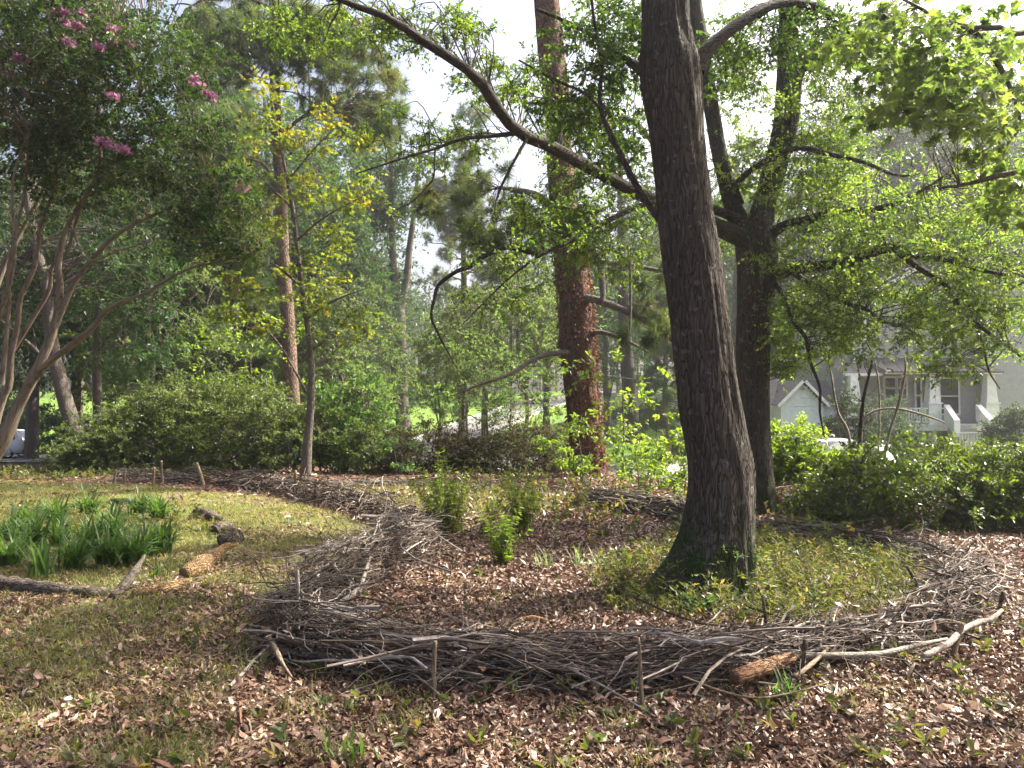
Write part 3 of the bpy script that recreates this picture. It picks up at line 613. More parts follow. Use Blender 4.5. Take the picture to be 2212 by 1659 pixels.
# ------------------------------------------------------------------ lilies, tufts, weeds, mushrooms
def strap(mb, base, n, L, wd, spread=.8, mat=0):
    a = rng.random(n) * 2 * math.pi; lean = spread * (.25 + .9 * rng.random(n)); ln = L * (.55 + .6 * rng.random(n)); N = 8; s = np.linspace(0, 1, N)
    th = lean[:, None] * (.25 + 1.5 * s[None]**1.3); ds = ln[:, None] / (N - 1)
    rr = np.cumsum(np.sin(th) * ds, 1) - np.sin(th[:, :1]) * ds; zz = np.cumsum(np.cos(th) * ds, 1) - np.cos(th[:, :1]) * ds
    p0 = base + np.column_stack([rng.normal(size=(n, 2)) * .045, np.zeros(n)])
    dx, dy = np.cos(a)[:, None], np.sin(a)[:, None]
    c = np.stack([p0[:, 0:1] + dx * rr, p0[:, 1:2] + dy * rr, p0[:, 2:3] + zz], -1)
    W = wd * (.7 + .6 * rng.random(n))[:, None] * np.interp(s, [0, .25, .7, 1], [.55, 1, .85, .04])[None]
    v = np.zeros((n, N, 3, 3))
    for j, q in enumerate((-1, 0, 1)):
        v[:, :, j, 0] = c[..., 0] - dy * W * q * .5; v[:, :, j, 1] = c[..., 1] + dx * W * q * .5; v[:, :, j, 2] = c[..., 2] + abs(q) * W * .22
    q = np.array([[i * 3 + j, i * 3 + j + 1, i * 3 + j + 4, i * 3 + j + 3] for i in range(N - 1) for j in range(2)])
    mb.add(v.reshape(-1, 3), (q[None] + (np.arange(n) * N * 3)[:, None, None]).reshape(-1, 4), mat, np.repeat(rng.random(n), N * 3))
lil = [(20, 1170), (70, 1185), (130, 1180), (190, 1192), (250, 1188), (310, 1200), (350, 1196), (85, 1250), (25, 1225), (160, 1230), (235, 1225), (290, 1222), (120, 1130), (300, 1112), (340, 1122), (190, 1112), (-40, 1200), (60, 1145), (240, 1150)]
nearby = ['at the left edge of the bed', 'second from the left edge of the back row', 'in the back row above the big front clump', 'in the middle of the back row', 'right of the middle of the back row', 'near the right end of the bed', 'nearest the yellow stump piece', 'large bright upright one nearest the dark edging log', 'just behind the front clump at left', 'right of the big front clump', 'behind the pointed chunk of wood', 'above the yellow rotten log', 'in the shade at the back of the bed', 'farthest one, left of the dark far log', 'beside the far dark log', 'at the back left of the bed', 'cut by the left picture edge', 'in the third row at left', 'in the third row at centre']
for (px, py), nb in zip(lil, nearby):
    b0 = G(px, py); mb = MB(); big = 'large' in nb; strap(mb, b0, 90 if not big else 40, .46 if not big else .44, .024, 1.15 if not big else .5)
    tag(mb.build('lily_clump', M['lily_leaf'] if not big else M['young_leaf'], org=b0, smooth=True), 'clump of arching green strap leaves, ' + nb, 'lily clump', 'lily clumps in the log-edged bed')
for px, py, nb in [(1180, 1232, 'pale strap-leaf tuft left of the oak, nearest the weeds'), (1300, 1238, 'pale strap-leaf tuft just left of the oak foot'), (1345, 1228, 'pale strap-leaf tuft touching the herbs at the oak'), (1250, 1228, 'small pale strap-leaf tuft between two others'), (1075, 1108, 'dark strap-leaf tuft between the tall weeds'), (345, 1252, 'small strap-leaf tuft at the yellow log'), (765, 1655, 'grass tuft at the bottom edge below the front stake'), (1700, 1520, 'narrow grass tuft below the orange log')]:
    b0 = G(px, py); mb = MB(); strap(mb, b0, 22, .26 if 'grass' not in nb else .2, .012, .7)
    tag(mb.build('strap_tuft', M['pale_leaf'] if nb.startswith(('pale', 'small pale')) else M['young_leaf'], org=b0, smooth=True), nb, 'tuft')
for px, py, hp, wp, ns, lb in [(968, 1168, 185, 46, 46, 'tall leafy weed clump, larger one at the bend of the border'), (1088, 1222, 130, 36, 26, 'small tall-weed clump nearest the viewer in the leaf bed'), (1128, 1150, 150, 42, 34, 'tall weed clump behind the small one'), (945, 1090, 110, 25, 14, 'spindly weed behind the larger clump')]:
    b0 = G(px, py); d = b0[1]; H = hp / F * d; W = wp / F * d
    n = ns; p0 = b0 + np.column_stack([rng.normal(size=(n, 2)) * W * .25, np.full(n, -.02)])
    dd = np.column_stack([rng.normal(size=(n, 2)) * .2, np.ones(n)]); st, lf = MB(), MB()
    p = grow(p0, dd, H * (.45 + .6 * rng.random(n)), 9, 0, .08, .35); tubes(st, p, np.linspace(.005, .0018, 9)[None].repeat(n, 0), 4, rnd=.6)
    spray(lf, st, p, n * 40, .062, 'slim', .5, .15, 1, 1.1, .55, rng.random(n))
    o = thing('tall_weed', lb, 'weed', b0, 'tall weeds'); st.build('stem', M['rust_twig'], o); lf.build('foliage', M['bright_leaf'], o)
for px, py, hp, lb in [(146, 1530, 24, 'white mushroom in the bottom left grass'), (623, 1128, 14, 'tiny white mushroom far out on the grass')]:
    b0 = G(px, py); d = b0[1]; h = hp / F * d; o = thing('mushroom', lb, 'mushroom', b0)
    mb = MB(); limb(mb, [b0, b0 + [.003, 0, h * .5], b0 + [0, 0, h * .86]], [h * .11, h * .08, h * .07], 8, 8); mb.build('stalk', M['white'], o, True)
    mb = MB(); z = np.array([.78, .80, .88, .96, 1.0]); r = np.array([.04, .36, .34, .2, .01]); tubes(mb, b0 + np.column_stack([0 * z, 0 * z, z * h]), r * h, 14); mb.build('cap', M['white'], o, True)

# ------------------------------------------------------------------ trunks
def trunk(mb, spec, n=90, k=40, lobes=(), hf=.3, ridge=.03, seed=0, mat=0):
    """near-vertical trunk from (px,py,depth,width_px); lobes = root flares (angle deg, amount m, sharpness)"""
    A = catmull(np.array([np.append(P(a, b_, d), wd / F * d / 2) for a, b_, d, wd in spec]), n); c, r = A[:, :3], np.maximum(A[:, 3], .01)
    th = np.arange(k) / k * 2 * math.pi; TH, Zi = np.meshgrid(th, c[:, 2] - c[0, 2])
    R = r[:, None] * np.ones_like(TH)
    for a, am, sh in lobes: R += am * np.exp(-Zi / hf) * np.exp(sh * (np.cos(TH - math.radians(a)) - 1))
    R *= 1 + ridge * 2 * (vnoise(np.cos(TH) * 3 + seed, Zi * .9 + np.sin(TH) * 3, .45) - .5) + ridge * (vnoise(TH * 9, Zi * 2.2, .8) - .5)
    v = np.stack([c[:, None, 0] + R * np.cos(TH), c[:, None, 1] + R * np.sin(TH), np.broadcast_to(c[:, None, 2], R.shape)], -1)
    i = np.arange(n - 1)[:, None] * k; j = np.arange(k)[None]; jn = (j + 1) % k
    mb.add(v.reshape(-1, 3), np.stack([i + j, i + jn, i + k + jn, i + k + j], -1).reshape(-1, 4), mat)
    return c, r
def ellipse_pts(c, r, n, shell=.35):
    d = unit(rng.normal(size=(n, 3))); return np.asarray(c) + d * np.asarray(r) * (shell + (1 - shell) * rng.random((n, 1)))**.6
def tree(name, label, base, specT, limbs, bark, leaf, fol, group='trees standing round the leaf bed', trunk_kw={}, cat='tree'):
    """fol: list of dicts(cen=..., **clusters kwargs)"""
    o = thing(name, label, cat, base, group); tb = MB(); tr = trunk(tb, specT, **trunk_kw); tb.build('trunk', M[bark], o, True)
    L = [tr]
    for sp in limbs:
        lb = MB(); q = pxlimb(lb, sp, 28, 9, wob=.12); L.append(q); lb.build('branch', M[{'oak_bark': 'oak_bark_dark', 'red_bark': 'grey_bark'}.get(bark, bark)], o, True, axis=q[0][-1] - q[0][0])
    br, lf = MB(), MB()
    for f in fol:
        f = dict(f); use = f.pop('limbs', None); clusters(br, lf, f.pop('cen'), [L[i] for i in use] if use else L, **f)
    br.build('twigs', M['oak_bark_dark' if 'oak' in bark else bark], o); lf.build('crown', M[leaf], o); return o, L

# the big oak in front
b1 = G(1540, 1262); d1 = b1[1]
oak1 = [(1543, 1290, d1, 148), (1550, 1200, d1, 140), (1558, 1100, d1, 134), (1556, 1000, d1, 134), (1530, 850, d1, 128), (1512, 700, d1, 124), (1492, 550, d1, 126), (1478, 450, d1, 118), (1462, 300, d1, 116), (1447, 150, d1, 130), (1442, 90, d1, 112), (1437, 0, d1, 100), (1438, -300, d1 + .1, 92), (1470, -1100, d1 + .5, 66), (1500, -1900, d1 + .9, 26)]
tree('oak_tree', 'thickest tree, grey oak trunk with mossy flared foot inside the twig ring', b1, oak1, [
  [(1500, 150, d1, 50), (1524, 112, d1, 32), (1596, 51, d1 + .1, 26), (1682, 7, d1 + .3, 22), (1762, 14, d1 + .6, 17), (1822, 55, d1 + .8, 9), (1880, 140, d1 + 1, 6)],
  [(1430, 480, d1, 18), (1414, 461, d1, 16), (1376, 403, d1, 14), (1332, 317, d1, 13), (1298, 235, d1 + .1, 11), (1298, 137, d1 + .2, 8), (1278, 0, d1 + .3, 7), (1270, -150, d1 + .3, 5)],
  [(1298, 235, d1 + .1, 8), (1260, 200, d1 + .1, 7), (1209, 177, d1 + .2, 6), (1121, 130, d1 + .5, 4)],
  [(1400, 158, d1, 34), (1340, 120, d1 + .6, 12), (1250, 60, d1 + 1, 9), (1160, 20, d1 + 1.2, 7)],
  [(1440, -150, d1, 60), (1250, -420, d1 - .4, 40), (900, -600, d1 - 1, 24), (500, -700, d1 - 1, 10)],
  [(1440, -250, d1, 60), (1800, -600, d1 - .5, 40), (2300, -800, d1 - 1, 16)]],
  'oak_bark', 'oak_leaf', [
  dict(cen=blob([(1240, 150, 90, 120, d1, d1 + 1.5, 55), (1340, 70, 60, 80, d1, d1 + 1.5, 43), (1340, 260, 50, 120, d1 + .2, d1 + 1.2, 29), (1760, 70, 110, 60, d1 + .3, d1 + 1.5, 55), (1600, 90, 60, 80, d1 + .5, d1 + 2, 33)]), limbs=[1, 2, 3, 4], twigs=5, nl=13, size=.052, L=.3),
  dict(cen=np.vstack([ellipse_pts((1.2, d1 + .6, 10.2), (4.5, 4.0, 3.2), 60), ellipse_pts((-1.5, d1 - 1, 8.6), (3, 2.4, 1.3), 46), ellipse_pts((4.5, d1 - .6, 8.8), (3, 2.6, 1.5), 50)]), limbs=[0, 5, 6], twigs=6, nl=11, size=.12, L=.75, rtw=.006, conn=.014)],
  trunk_kw=dict(n=240, k=72, lobes=((188, .46, 5), (214, .18, 14), (248, .24, 10), (296, .14, 12), (336, .12, 14), (20, .12, 10), (110, .12, 6)), hf=.30, ridge=.065))

# the second oak behind it
b2 = G(1640, 1112); d2 = b2[1]
oak2 = [(1640, 1135, d2, 70), (1636, 1050, d2, 66), (1632, 950, d2, 64), (1628, 850, d2, 65), (1626, 750, d2, 70), (1632, 650, d2, 76), (1636, 560, d2, 86), (1632, 505, d2, 82), (1648, 450, d2, 50), (1668, 380, d2, 52), (1690, 300, d2, 53), (1700, 240, d2, 53), (1706, 143, d2, 54), (1704, 44, d2, 40), (1722, -150, d2, 40), (1760, -700, d2, 30), (1800, -1200, d2, 12)]
OB = [
  [(1622, 530, d2, 60), (1596, 480, d2, 44), (1572, 410, d2, 36), (1552, 320, d2, 34), (1536, 230, d2, 33), (1518, 120, d2, 34), (1500, 10, d2, 34), (1470, -200, d2, 30), (1400, -700, d2, 12)],
  [(1616, 520, d2 - .1, 44), (1500, 470, d2 - .5, 34), (1380, 420, d2 - 1.2, 28), (1332, 393, d2 - 1.4, 27), (1247, 348, d2 - 1.8, 27), (1179, 311, d2 - 2.2, 27), (1121, 287, d2 - 2.4, 26), (1076, 236, d2 - 2.6, 24), (1042, 181, d2 - 2.8, 23), (991, 137, d2 - 3, 22), (930, 99, d2 - 3.2, 20), (837, 38, d2 - 3.5, 16), (752, 7, d2 - 3.6, 13), (600, -60, d2 - 3.8, 8)],
  [(1121, 287, d2 - 2.4, 12), (1060, 294, d2 - 2.5, 9), (998, 300, d2 - 2.7, 8), (940, 321, d2 - 2.8, 7), (872, 341, d2 - 3, 5.5), (769, 375, d2 - 3.2, 3)],
  [(1138, 300, d2 - 2.4, 8), (1107, 355, d2 - 2.5, 6.5), (1080, 410, d2 - 2.5, 6), (1069, 454, d2 - 2.6, 4), (1075, 476, d2 - 2.6, 2)],
  [(940, 321, d2 - 2.8, 4), (937, 380, d2 - 2.9, 4), (925, 400, d2 - 2.9, 3.5), (890, 436, d2 - 3, 3), (850, 455, d2 - 3, 2)],
  [(1714, 158, d2, 30), (1733, 147, d2, 22), (1784, 123, d2 - .4, 20), (1853, 102, d2 - .8, 15), (1930, 120, d2 - 1.2, 9), (2010, 190, d2 - 1.5, 5)],
  [(1600, 440, d2, 16), (1590, 403, d2 - .2, 15), (1631, 362, d2 - .6, 13), (1716, 321, d2 - 1, 12), (1784, 331, d2 - 1.2, 11), (1870, 352, d2 - 1.4, 9), (1938, 379, d2 - 1.5, 6), (1989, 375, d2 - 1.6, 4)],
  [(1650, 520, d2, 30), (1692, 488, d2 - .3, 22), (1750, 474, d2 - .6, 21), (1801, 459, d2 - .8, 20), (1870, 454, d2 - 1, 17), (1938, 439, d2 - 1.3, 11), (2010, 400, d2 - 1.5, 5)],
  [(1640, 610, d2, 34), (1700, 585, d2 - .4, 26), (1767, 575, d2 - .8, 24), (1835, 565, d2 - 1, 23), (1887, 545, d2 - 1.2, 22), (1928, 534, d2 - 1.3, 22), (1972, 551, d2 - 1.5, 17), (2023, 558, d2 - 1.6, 14), (2074, 568, d2 - 1.7, 12), (2143, 589, d2 - 1.9, 9), (2211, 599, d2 - 2, 6), (2280, 640, d2 - 2.1, 4)],
  [(1928, 534, d2 - 1.3, 16), (1989, 582, d2 - 1.5, 12), (2040, 613, d2 - 1.6, 11), (2074, 667, d2 - 1.7, 9), (2126, 712, d2 - 1.8, 8), (2177, 749, d2 - 1.9, 6), (2230, 790, d2 - 2, 4)],
  [(1700, 585, d2 - .4, 12), (1767, 620, d2 - .7, 11), (1835, 657, d2 - 1, 10), (1870, 667, d2 - 1.1, 9), (1900, 691, d2 - 1.2, 7), (1938, 705, d2 - 1.3, 4)],
  [(1665, 600, d2 - .1, 12), (1699, 650, d2 - .4, 9), (1709, 691, d2 - .5, 8), (1740, 729, d2 - .6, 8), (1750, 780, d2 - .6, 7), (1771, 838, d2 - .7, 6), (1771, 889, d2 - .7, 5), (1781, 945, d2 - .8, 3)],
  [(2106, 700, d2 - 1.8, 6), (2122, 740, d2 - 1.8, 5), (2136, 800, d2 - 1.8, 4), (2160, 840, d2 - 1.9, 2.5)],
  [(1612, 480, d2, 24), (1500, 440, d2 - .6, 16), (1400, 440, d2 - 1.2, 13), (1290, 488, d2 - 1.6, 11), (1230, 522, d2 - 1.8, 10), (1162, 555, d2 - 2, 6), (1090, 610, d2 - 2.1, 4), (1000, 700, d2 - 2.2, 2)],
  [(1162, 550, d2 - 2, 10), (1100, 535, d2 - 2, 10), (1049, 551, d2 - 2.1, 11), (1012, 578, d2 - 2.1, 10), (990, 584, d2 - 2.2, 9.5), (947, 615, d2 - 2.2, 8), (940, 640, d2 - 2.25, 8), (931, 684, d2 - 2.3, 6), (944, 715, d2 - 2.3, 5), (957, 742, d2 - 2.3, 4), (988, 797, d2 - 2.4, 2)],
  [(1706, 0, d2, 40), (1950, -300, d2 - .5, 28), (2300, -600, d2 - 1, 10)]]
tree('oak_tree', 'second oak, dark forked trunk just right of and behind the thickest trunk', b2, oak2, OB, 'oak_bark', 'oak_leaf_light', [
  dict(cen=blob([(900, 55, 130, 50, d2 - 3, d2 - 1.4, 36), (1080, 170, 90, 60, d2 - 2.5, d2 - .8, 36), (1220, 270, 110, 60, d2 - 1.7, d2 - .4, 36), (1330, 360, 80, 60, d2 - 1.2, d2 - .2, 26), (990, 310, 120, 50, d2 - 2.6, d2 - 1.2, 18), (700, 45, 150, 60, d2 - 3.4, d2 - 1.5, 34), (850, 300, 90, 90, d2 - 3, d2 - 1.8, 8), (1010, 60, 50, 40, d2 - 3, d2 - 2, 8)]), limbs=[2, 3, 4, 5], twigs=6, nl=15, size=.05, L=.3),
  dict(cen=blob([(1250, 440, 130, 90, d2 - 2, d2 - .5, 56), (1150, 500, 150, 70, d2 - 2.4, d2 - 1, 40), (1340, 520, 90, 80, d2 - 2, d2, 33), (1080, 600, 110, 60, d2 - 2.6, d2 - 1.5, 18)]), limbs=[4, 14, 15, 2], twigs=6, nl=13, size=.05, L=.32, hang=.3),
  dict(cen=blob([(1570, 260, 60, 130, d2 - .5, d2 + 1, 37), (1600, 110, 50, 90, d2 - .5, d2 + 1, 19), (1780, 240, 120, 90, d2 - 1.2, d2 + .8, 63), (1720, 370, 140, 90, d2 - 1.3, d2 + .8, 87), (1880, 420, 170, 100, d2 - 2, d2 + 1, 87), (1760, 560, 130, 80, d2 - 1.4, d2 + .6, 66), (1980, 570, 190, 110, d2 - 2.2, d2 + .6, 107), (2130, 500, 130, 150, d2 - 2.4, d2, 72), (1750, 690, 100, 80, d2 - 1.2, d2 + .6, 55), (1900, 690, 150, 80, d2 - 1.6, d2 + .8, 75), (2080, 720, 130, 90, d2 - 2.2, d2, 58), (1690, 720, 40, 100, d2 - .4, d2 + .4, 25), (1600, 480, 70, 110, d2 + .3, d2 + 1.2, 24), (2150, 650, 80, 100, d2 - 2.4, d2 - .6, 41), (1860, 100, 120, 90, d2 - 1.4, d2 + .6, 37)]), limbs=[0, 1] + list(range(6, 14)), twigs=6, nl=15, size=.051, L=.34, hang=.2),
  dict(cen=np.vstack([ellipse_pts((3.2, d2 + 1.5, 12), (4.0, 3.6, 3.0), 60), ellipse_pts((8.0, d2 - 1.8, 9.4), (2.4, 2.6, 1.6), 8)]), limbs=[0, 16, 1], twigs=6, nl=11, size=.12, L=.75, rtw=.006, conn=.014)],
  trunk_kw=dict(n=170, k=48, lobes=((-10, .34, 4), (200, .12, 4), (270, .12, 5), (90, .1, 4)), hf=.24, ridge=.05, seed=4))

# red-barked pine with vines
b3 = at(1272, 18.6); b3[2] -= .05; d3 = b3[1]
pine3 = [(1276, 1040, d3, 74), (1264, 934, d3, 66), (1260, 872, d3, 68), (1250, 770, d3, 71), (1243, 667, d3, 71), (1231, 548, d3, 66), (1217, 444, d3, 60), (1208, 330, d3, 56), (1205, 239, d3, 54), (1194, 137, d3, 60), (1180, 0, d3, 54), (1165, -200, d3, 50), (1140, -700, d3, 34), (1120, -1100, d3, 12)]
tree('pine_tree', 'thick pine with reddish bark and brown dead vines, in the middle background', b3, pine3, [
  [(1240, 605, d3, 26), (1237, 589, d3 - .3, 20), (1264, 570, d3 - .5, 16), (1285, 565, d3 - .5, 14), (1366, 574, d3 - .6, 11), (1435, 587, d3 - .6, 8)],
  [(1236, 540, d3, 20), (1257, 531, d3 - .3, 17), (1283, 543, d3 - .4, 16), (1298, 582, d3 - .5, 14), (1302, 650, d3 - .6, 12), (1300, 662, d3 - .6, 10)],
  [(1256, 648, d3, 26), (1275, 645, d3 - .4, 18), (1305, 654, d3 - .5, 17), (1366, 678, d3 - .8, 15), (1418, 708, d3 - 1, 14), (1455, 736, d3 - 1.2, 13), (1500, 790, d3 - 1.3, 8)],
  [(1355, 660, d3 - .8, 5), (1385, 690, d3 - .9, 7), (1420, 708, d3 - .9, 8), (1470, 725, d3 - 1, 4)],
  [(1245, 768, d3, 16), (1223, 761, d3 - .4, 13), (1179, 767, d3 - .6, 11), (1145, 780, d3 - .8, 10), (1111, 804, d3 - 1, 9), (1066, 821, d3 - 1.2, 8), (1036, 831, d3 - 1.2, 6), (977, 855, d3 - 1.3, 3)],
  [(1212, 290, d3, 26), (1230, 273, d3 - .3, 20), (1281, 259, d3 - .5, 17), (1360, 259, d3 - .7, 13), (1401, 297, d3 - .8, 10), (1420, 340, d3 - .8, 6)],
  [(1212, 460, d3, 24), (1182, 440, d3 - .3, 18), (1155, 420, d3 - .4, 15), (1111, 410, d3 - .5, 11), (1073, 405, d3 - .6, 7)],
  [(1225, 480, d3, 26), (1247, 462, d3 - .4, 20), (1258, 444, d3 - .5, 13)],
  [(1362, 560, d3 - 2, 5), (1361, 531, d3 - 2, 6), (1362, 640, d3 - 2, 6), (1361, 716, d3 - 2, 4)],
  [(1258, 735, d3, 20), (1290, 718, d3 - .3, 12), (1340, 730, d3 - .5, 8), (1400, 760, d3 - .6, 4)],
  [(1180, -50, d3, 24), (1300, -160, d3 + .5, 16), (1450, -260, d3 + 1, 6)], [(1170, -200, d3, 24), (1000, -330, d3 + .5, 16), (850, -380, d3 + 1, 6)]],
  'red_bark', 'needle', [
  dict(cen=blob([(1390, 700, 60, 40, d3 - 1.4, d3, 8), (1110, 480, 110, 60, d3 - 1, d3 + 1, 22), (1420, 590, 40, 30, d3 - 1, d3, 6), (1060, 400, 70, 50, d3 - 1, d3 + 1, 10), (950, 450, 60, 60, d3 - 1, d3 + 1, 8)]), twigs=12, nl=46, size=.22, kind='needle', L=.28, up=0, flat=1, rtw=.006, hang=0),
  dict(cen=ellipse_pts((.8, d3 + .5, 17), (5, 4, 4), 70), limbs=[0, 11, 12], twigs=12, nl=24, size=.3, kind='needle', L=.5, up=0, flat=1, rtw=.01, conn=.02)],
  trunk_kw=dict(n=130, k=40, lobes=((200, .12, 3), (-30, .12, 3)), hf=.3, ridge=.07, seed=9))
tr3 = MB(); cA = catmull(np.array([np.append(P(a, q, d), wd / F * d / 2) for a, q, d, wd in pine3]), 200)
vb, vl = MB(), MB(); n = 26
for _ in range(n):
    z0 = rng.random() * 3; z1 = z0 + 1.5 + 3.5 * rng.random(); zz = np.linspace(z0, z1, 16); a0 = rng.random() * 6.28
    cx_ = np.interp(zz, cA[:, 2], cA[:, 0]); cy_ = np.interp(zz, cA[:, 2], cA[:, 1]); rr = np.interp(zz, cA[:, 2], cA[:, 3]) + .02
    aa = a0 + np.cumsum(rng.normal(size=16)) * .12; tubes(vb, np.column_stack([cx_ + rr * np.cos(aa), cy_ + rr * np.sin(aa), zz]), np.full(16, .008 + .012 * rng.random()), 5, wob=.3)
n = 3400; zz = rng.random(n) * 5.6 + .25; a = rng.normal(-.9, 1.5, n); rr = np.interp(zz, cA[:, 2], cA[:, 3]) + .01 + .05 * rng.random(n)
keep = rng.random(n) < (.25 + .75 * vnoise(a * 2, zz, .7)); zz, a, rr = zz[keep], a[keep], rr[keep]
p = np.column_stack([np.interp(zz, cA[:, 2], cA[:, 0]) + rr * np.cos(a), np.interp(zz, cA[:, 2], cA[:, 1]) + rr * np.sin(a), zz])
leaves(vl, p, np.column_stack([np.cos(a), np.sin(a), -.9 + .4 * rng.normal(size=len(a))]), .09, 'kite', .1)
o = thing('climbing_vine', 'dead brown leafed vine climbing up the red-barked pine', 'vine', b3); vb.build('stem', M['grey_bark'], o); vl.build('foliage', M['vine_leaf'], o)

# crape myrtle at left
bm = at(-75, 11.0); dm = 11.0
mst = [
 [(-75, 1100, dm, 90), (-30, 1000, dm, 60), (7, 947, dm, 46), (34, 889, dm, 32), (68, 821, dm, 28), (113, 722, dm, 23), (130, 633, dm, 20), (126, 565, dm, 17), (150, 480, dm, 14), (205, 393, dm, 12), (218, 324, dm, 9), (212, 200, dm, 5), (240, 80, dm, 3)],
 [(40, 880, dm, 22), (68, 825, dm - .1, 21), (109, 780, dm - .2, 19), (164, 739, dm - .3, 18), (205, 702, dm - .4, 15), (232, 668, dm - .5, 13), (290, 642, dm - .6, 11), (317, 633, dm - .7, 10), (358, 606, dm - .8, 9), (410, 580, dm - .9, 7), (478, 565, dm - 1, 6), (529, 550, dm - 1.1, 4), (590, 530, dm - 1.2, 2)],
 [(118, 712, dm, 16), (154, 623, dm, 15), (181, 582, dm, 14), (212, 546, dm, 13), (256, 505, dm - .1, 10), (324, 468, dm - .2, 8), (390, 440, dm - .3, 6), (450, 390, dm - .3, 3)],
 [(-40, 1010, dm, 40), (0, 872, dm, 24), (20, 831, dm, 18), (24, 770, dm, 16), (38, 702, dm, 15), (44, 644, dm, 14), (75, 575, dm, 12), (90, 480, dm, 10), (120, 400, dm, 7), (130, 260, dm, 4)],
 [(0, 800, dm + .3, 16), (24, 763, dm + .3, 14), (68, 691, dm + .3, 12), (106, 627, dm + .3, 11), (113, 575, dm + .3, 11), (147, 541, dm + .3, 10), (180, 440, dm + .3, 8), (260, 330, dm + .4, 6), (300, 210, dm + .4, 3)],
 [(4, 830, dm - .3, 14), (17, 685, dm - .3, 12), (20, 644, dm - .3, 11), (17, 592, dm - .3, 10), (30, 520, dm - .3, 9), (55, 400, dm - .3, 7), (60, 280, dm - .3, 4)],
 [(-60, 1030, dm - .2, 40), (-60, 850, dm - .2, 30), (-20, 730, dm - .3, 18), (30, 570, dm - .5, 10), (30, 380, dm - .5, 6), (100, 200, dm - .6, 3)],
 [(-60, 1030, dm + .3, 36), (-50, 800, dm + .5, 22), (0, 600, dm + .7, 14), (90, 420, dm + .9, 10), (180, 260, dm + 1, 6), (320, 120, dm + 1, 3)],
 [(150, 480, dm, 8), (190, 560, dm - .3, 5), (262, 540, dm - .5, 5), (330, 520, dm - .7, 3)]]
o = thing('crape_myrtle', 'many-stemmed crape myrtle with pink blossoms leaning in at the left edge', 'tree', bm, 'trees standing round the leaf bed'); L = []
for sp in mst:
    sp = [(a_, b_, c_, w_ * .78) for a_, b_, c_, w_ in sp]
    mb = MB(); q = pxlimb(mb, sp, 40, 10, wob=.14); L.append(q); mb.build('trunk', M['myrtle_bark'], o, True, axis=q[0][-1] - q[0][0])
br, lf = MB(), MB()
cen = blob([(100, 80, 180, 110, dm - 1.2, dm + 1.2, 207), (60, 230, 140, 90, dm - 1, dm + 1, 118), (330, 140, 140, 110, dm - 1, dm + 1.2, 129), (380, 330, 130, 80, dm - 1, dm + .8, 89), (180, 320, 120, 80, dm - .6, dm + .9, 76), (470, 430, 80, 60, dm - 1.2, dm, 47), (420, 500, 80, 50, dm - 1.2, dm, 29), (230, 400, 100, 60, dm - .4, dm + 1, 35), (520, 530, 70, 30, dm - 1.3, dm - .8, 25), (60, 420, 90, 80, dm - .4, dm + 1, 29)])
cen = np.vstack([cen, ellipse_pts((-7.2, 10.6, 9.2), (3.6, 3, 2.2), 80)])
clusters(br, lf, cen, L, 6, .36, 15, .055, 'kite', .9, .15, conn=.005); br.build('twigs', M['myrtle_bark'], o); lf.build('crown', M['myrtle_leaf'], o)
for zx, zy, s in [(400, 75, 1), (515, 80, .8), (490, 165, 1.2), (410, 135, .8), (420, 255, 1), (448, 282, .6), (715, 255, 1.3), (625, 295, 1.1), (820, 272, .9), (712, 180, .7), (1240, 500, 1.2), (720, 605, 1), (640, 890, .9), (685, 908, 1.3), (740, 940, 1), (795, 952, 1.2), (130, 368, 1.8), (1340, 615, .8), (1530, 1185, .7), (1305, 590, .7), (320, 80, .8)]:
    mb = MB(); c = P(zx * .3414, zy * .3414, dm - .9 - .4 * rng.random()); s *= .55; n = int(70 * s); p = c + rng.normal(size=(n, 3)) * np.array([.042, .04, .032]) * s**.5
    leaves(mb, p, rng.normal(size=(n, 3)), .05, 'star', .2); mb.build('flower_cluster', M['pink'], o)

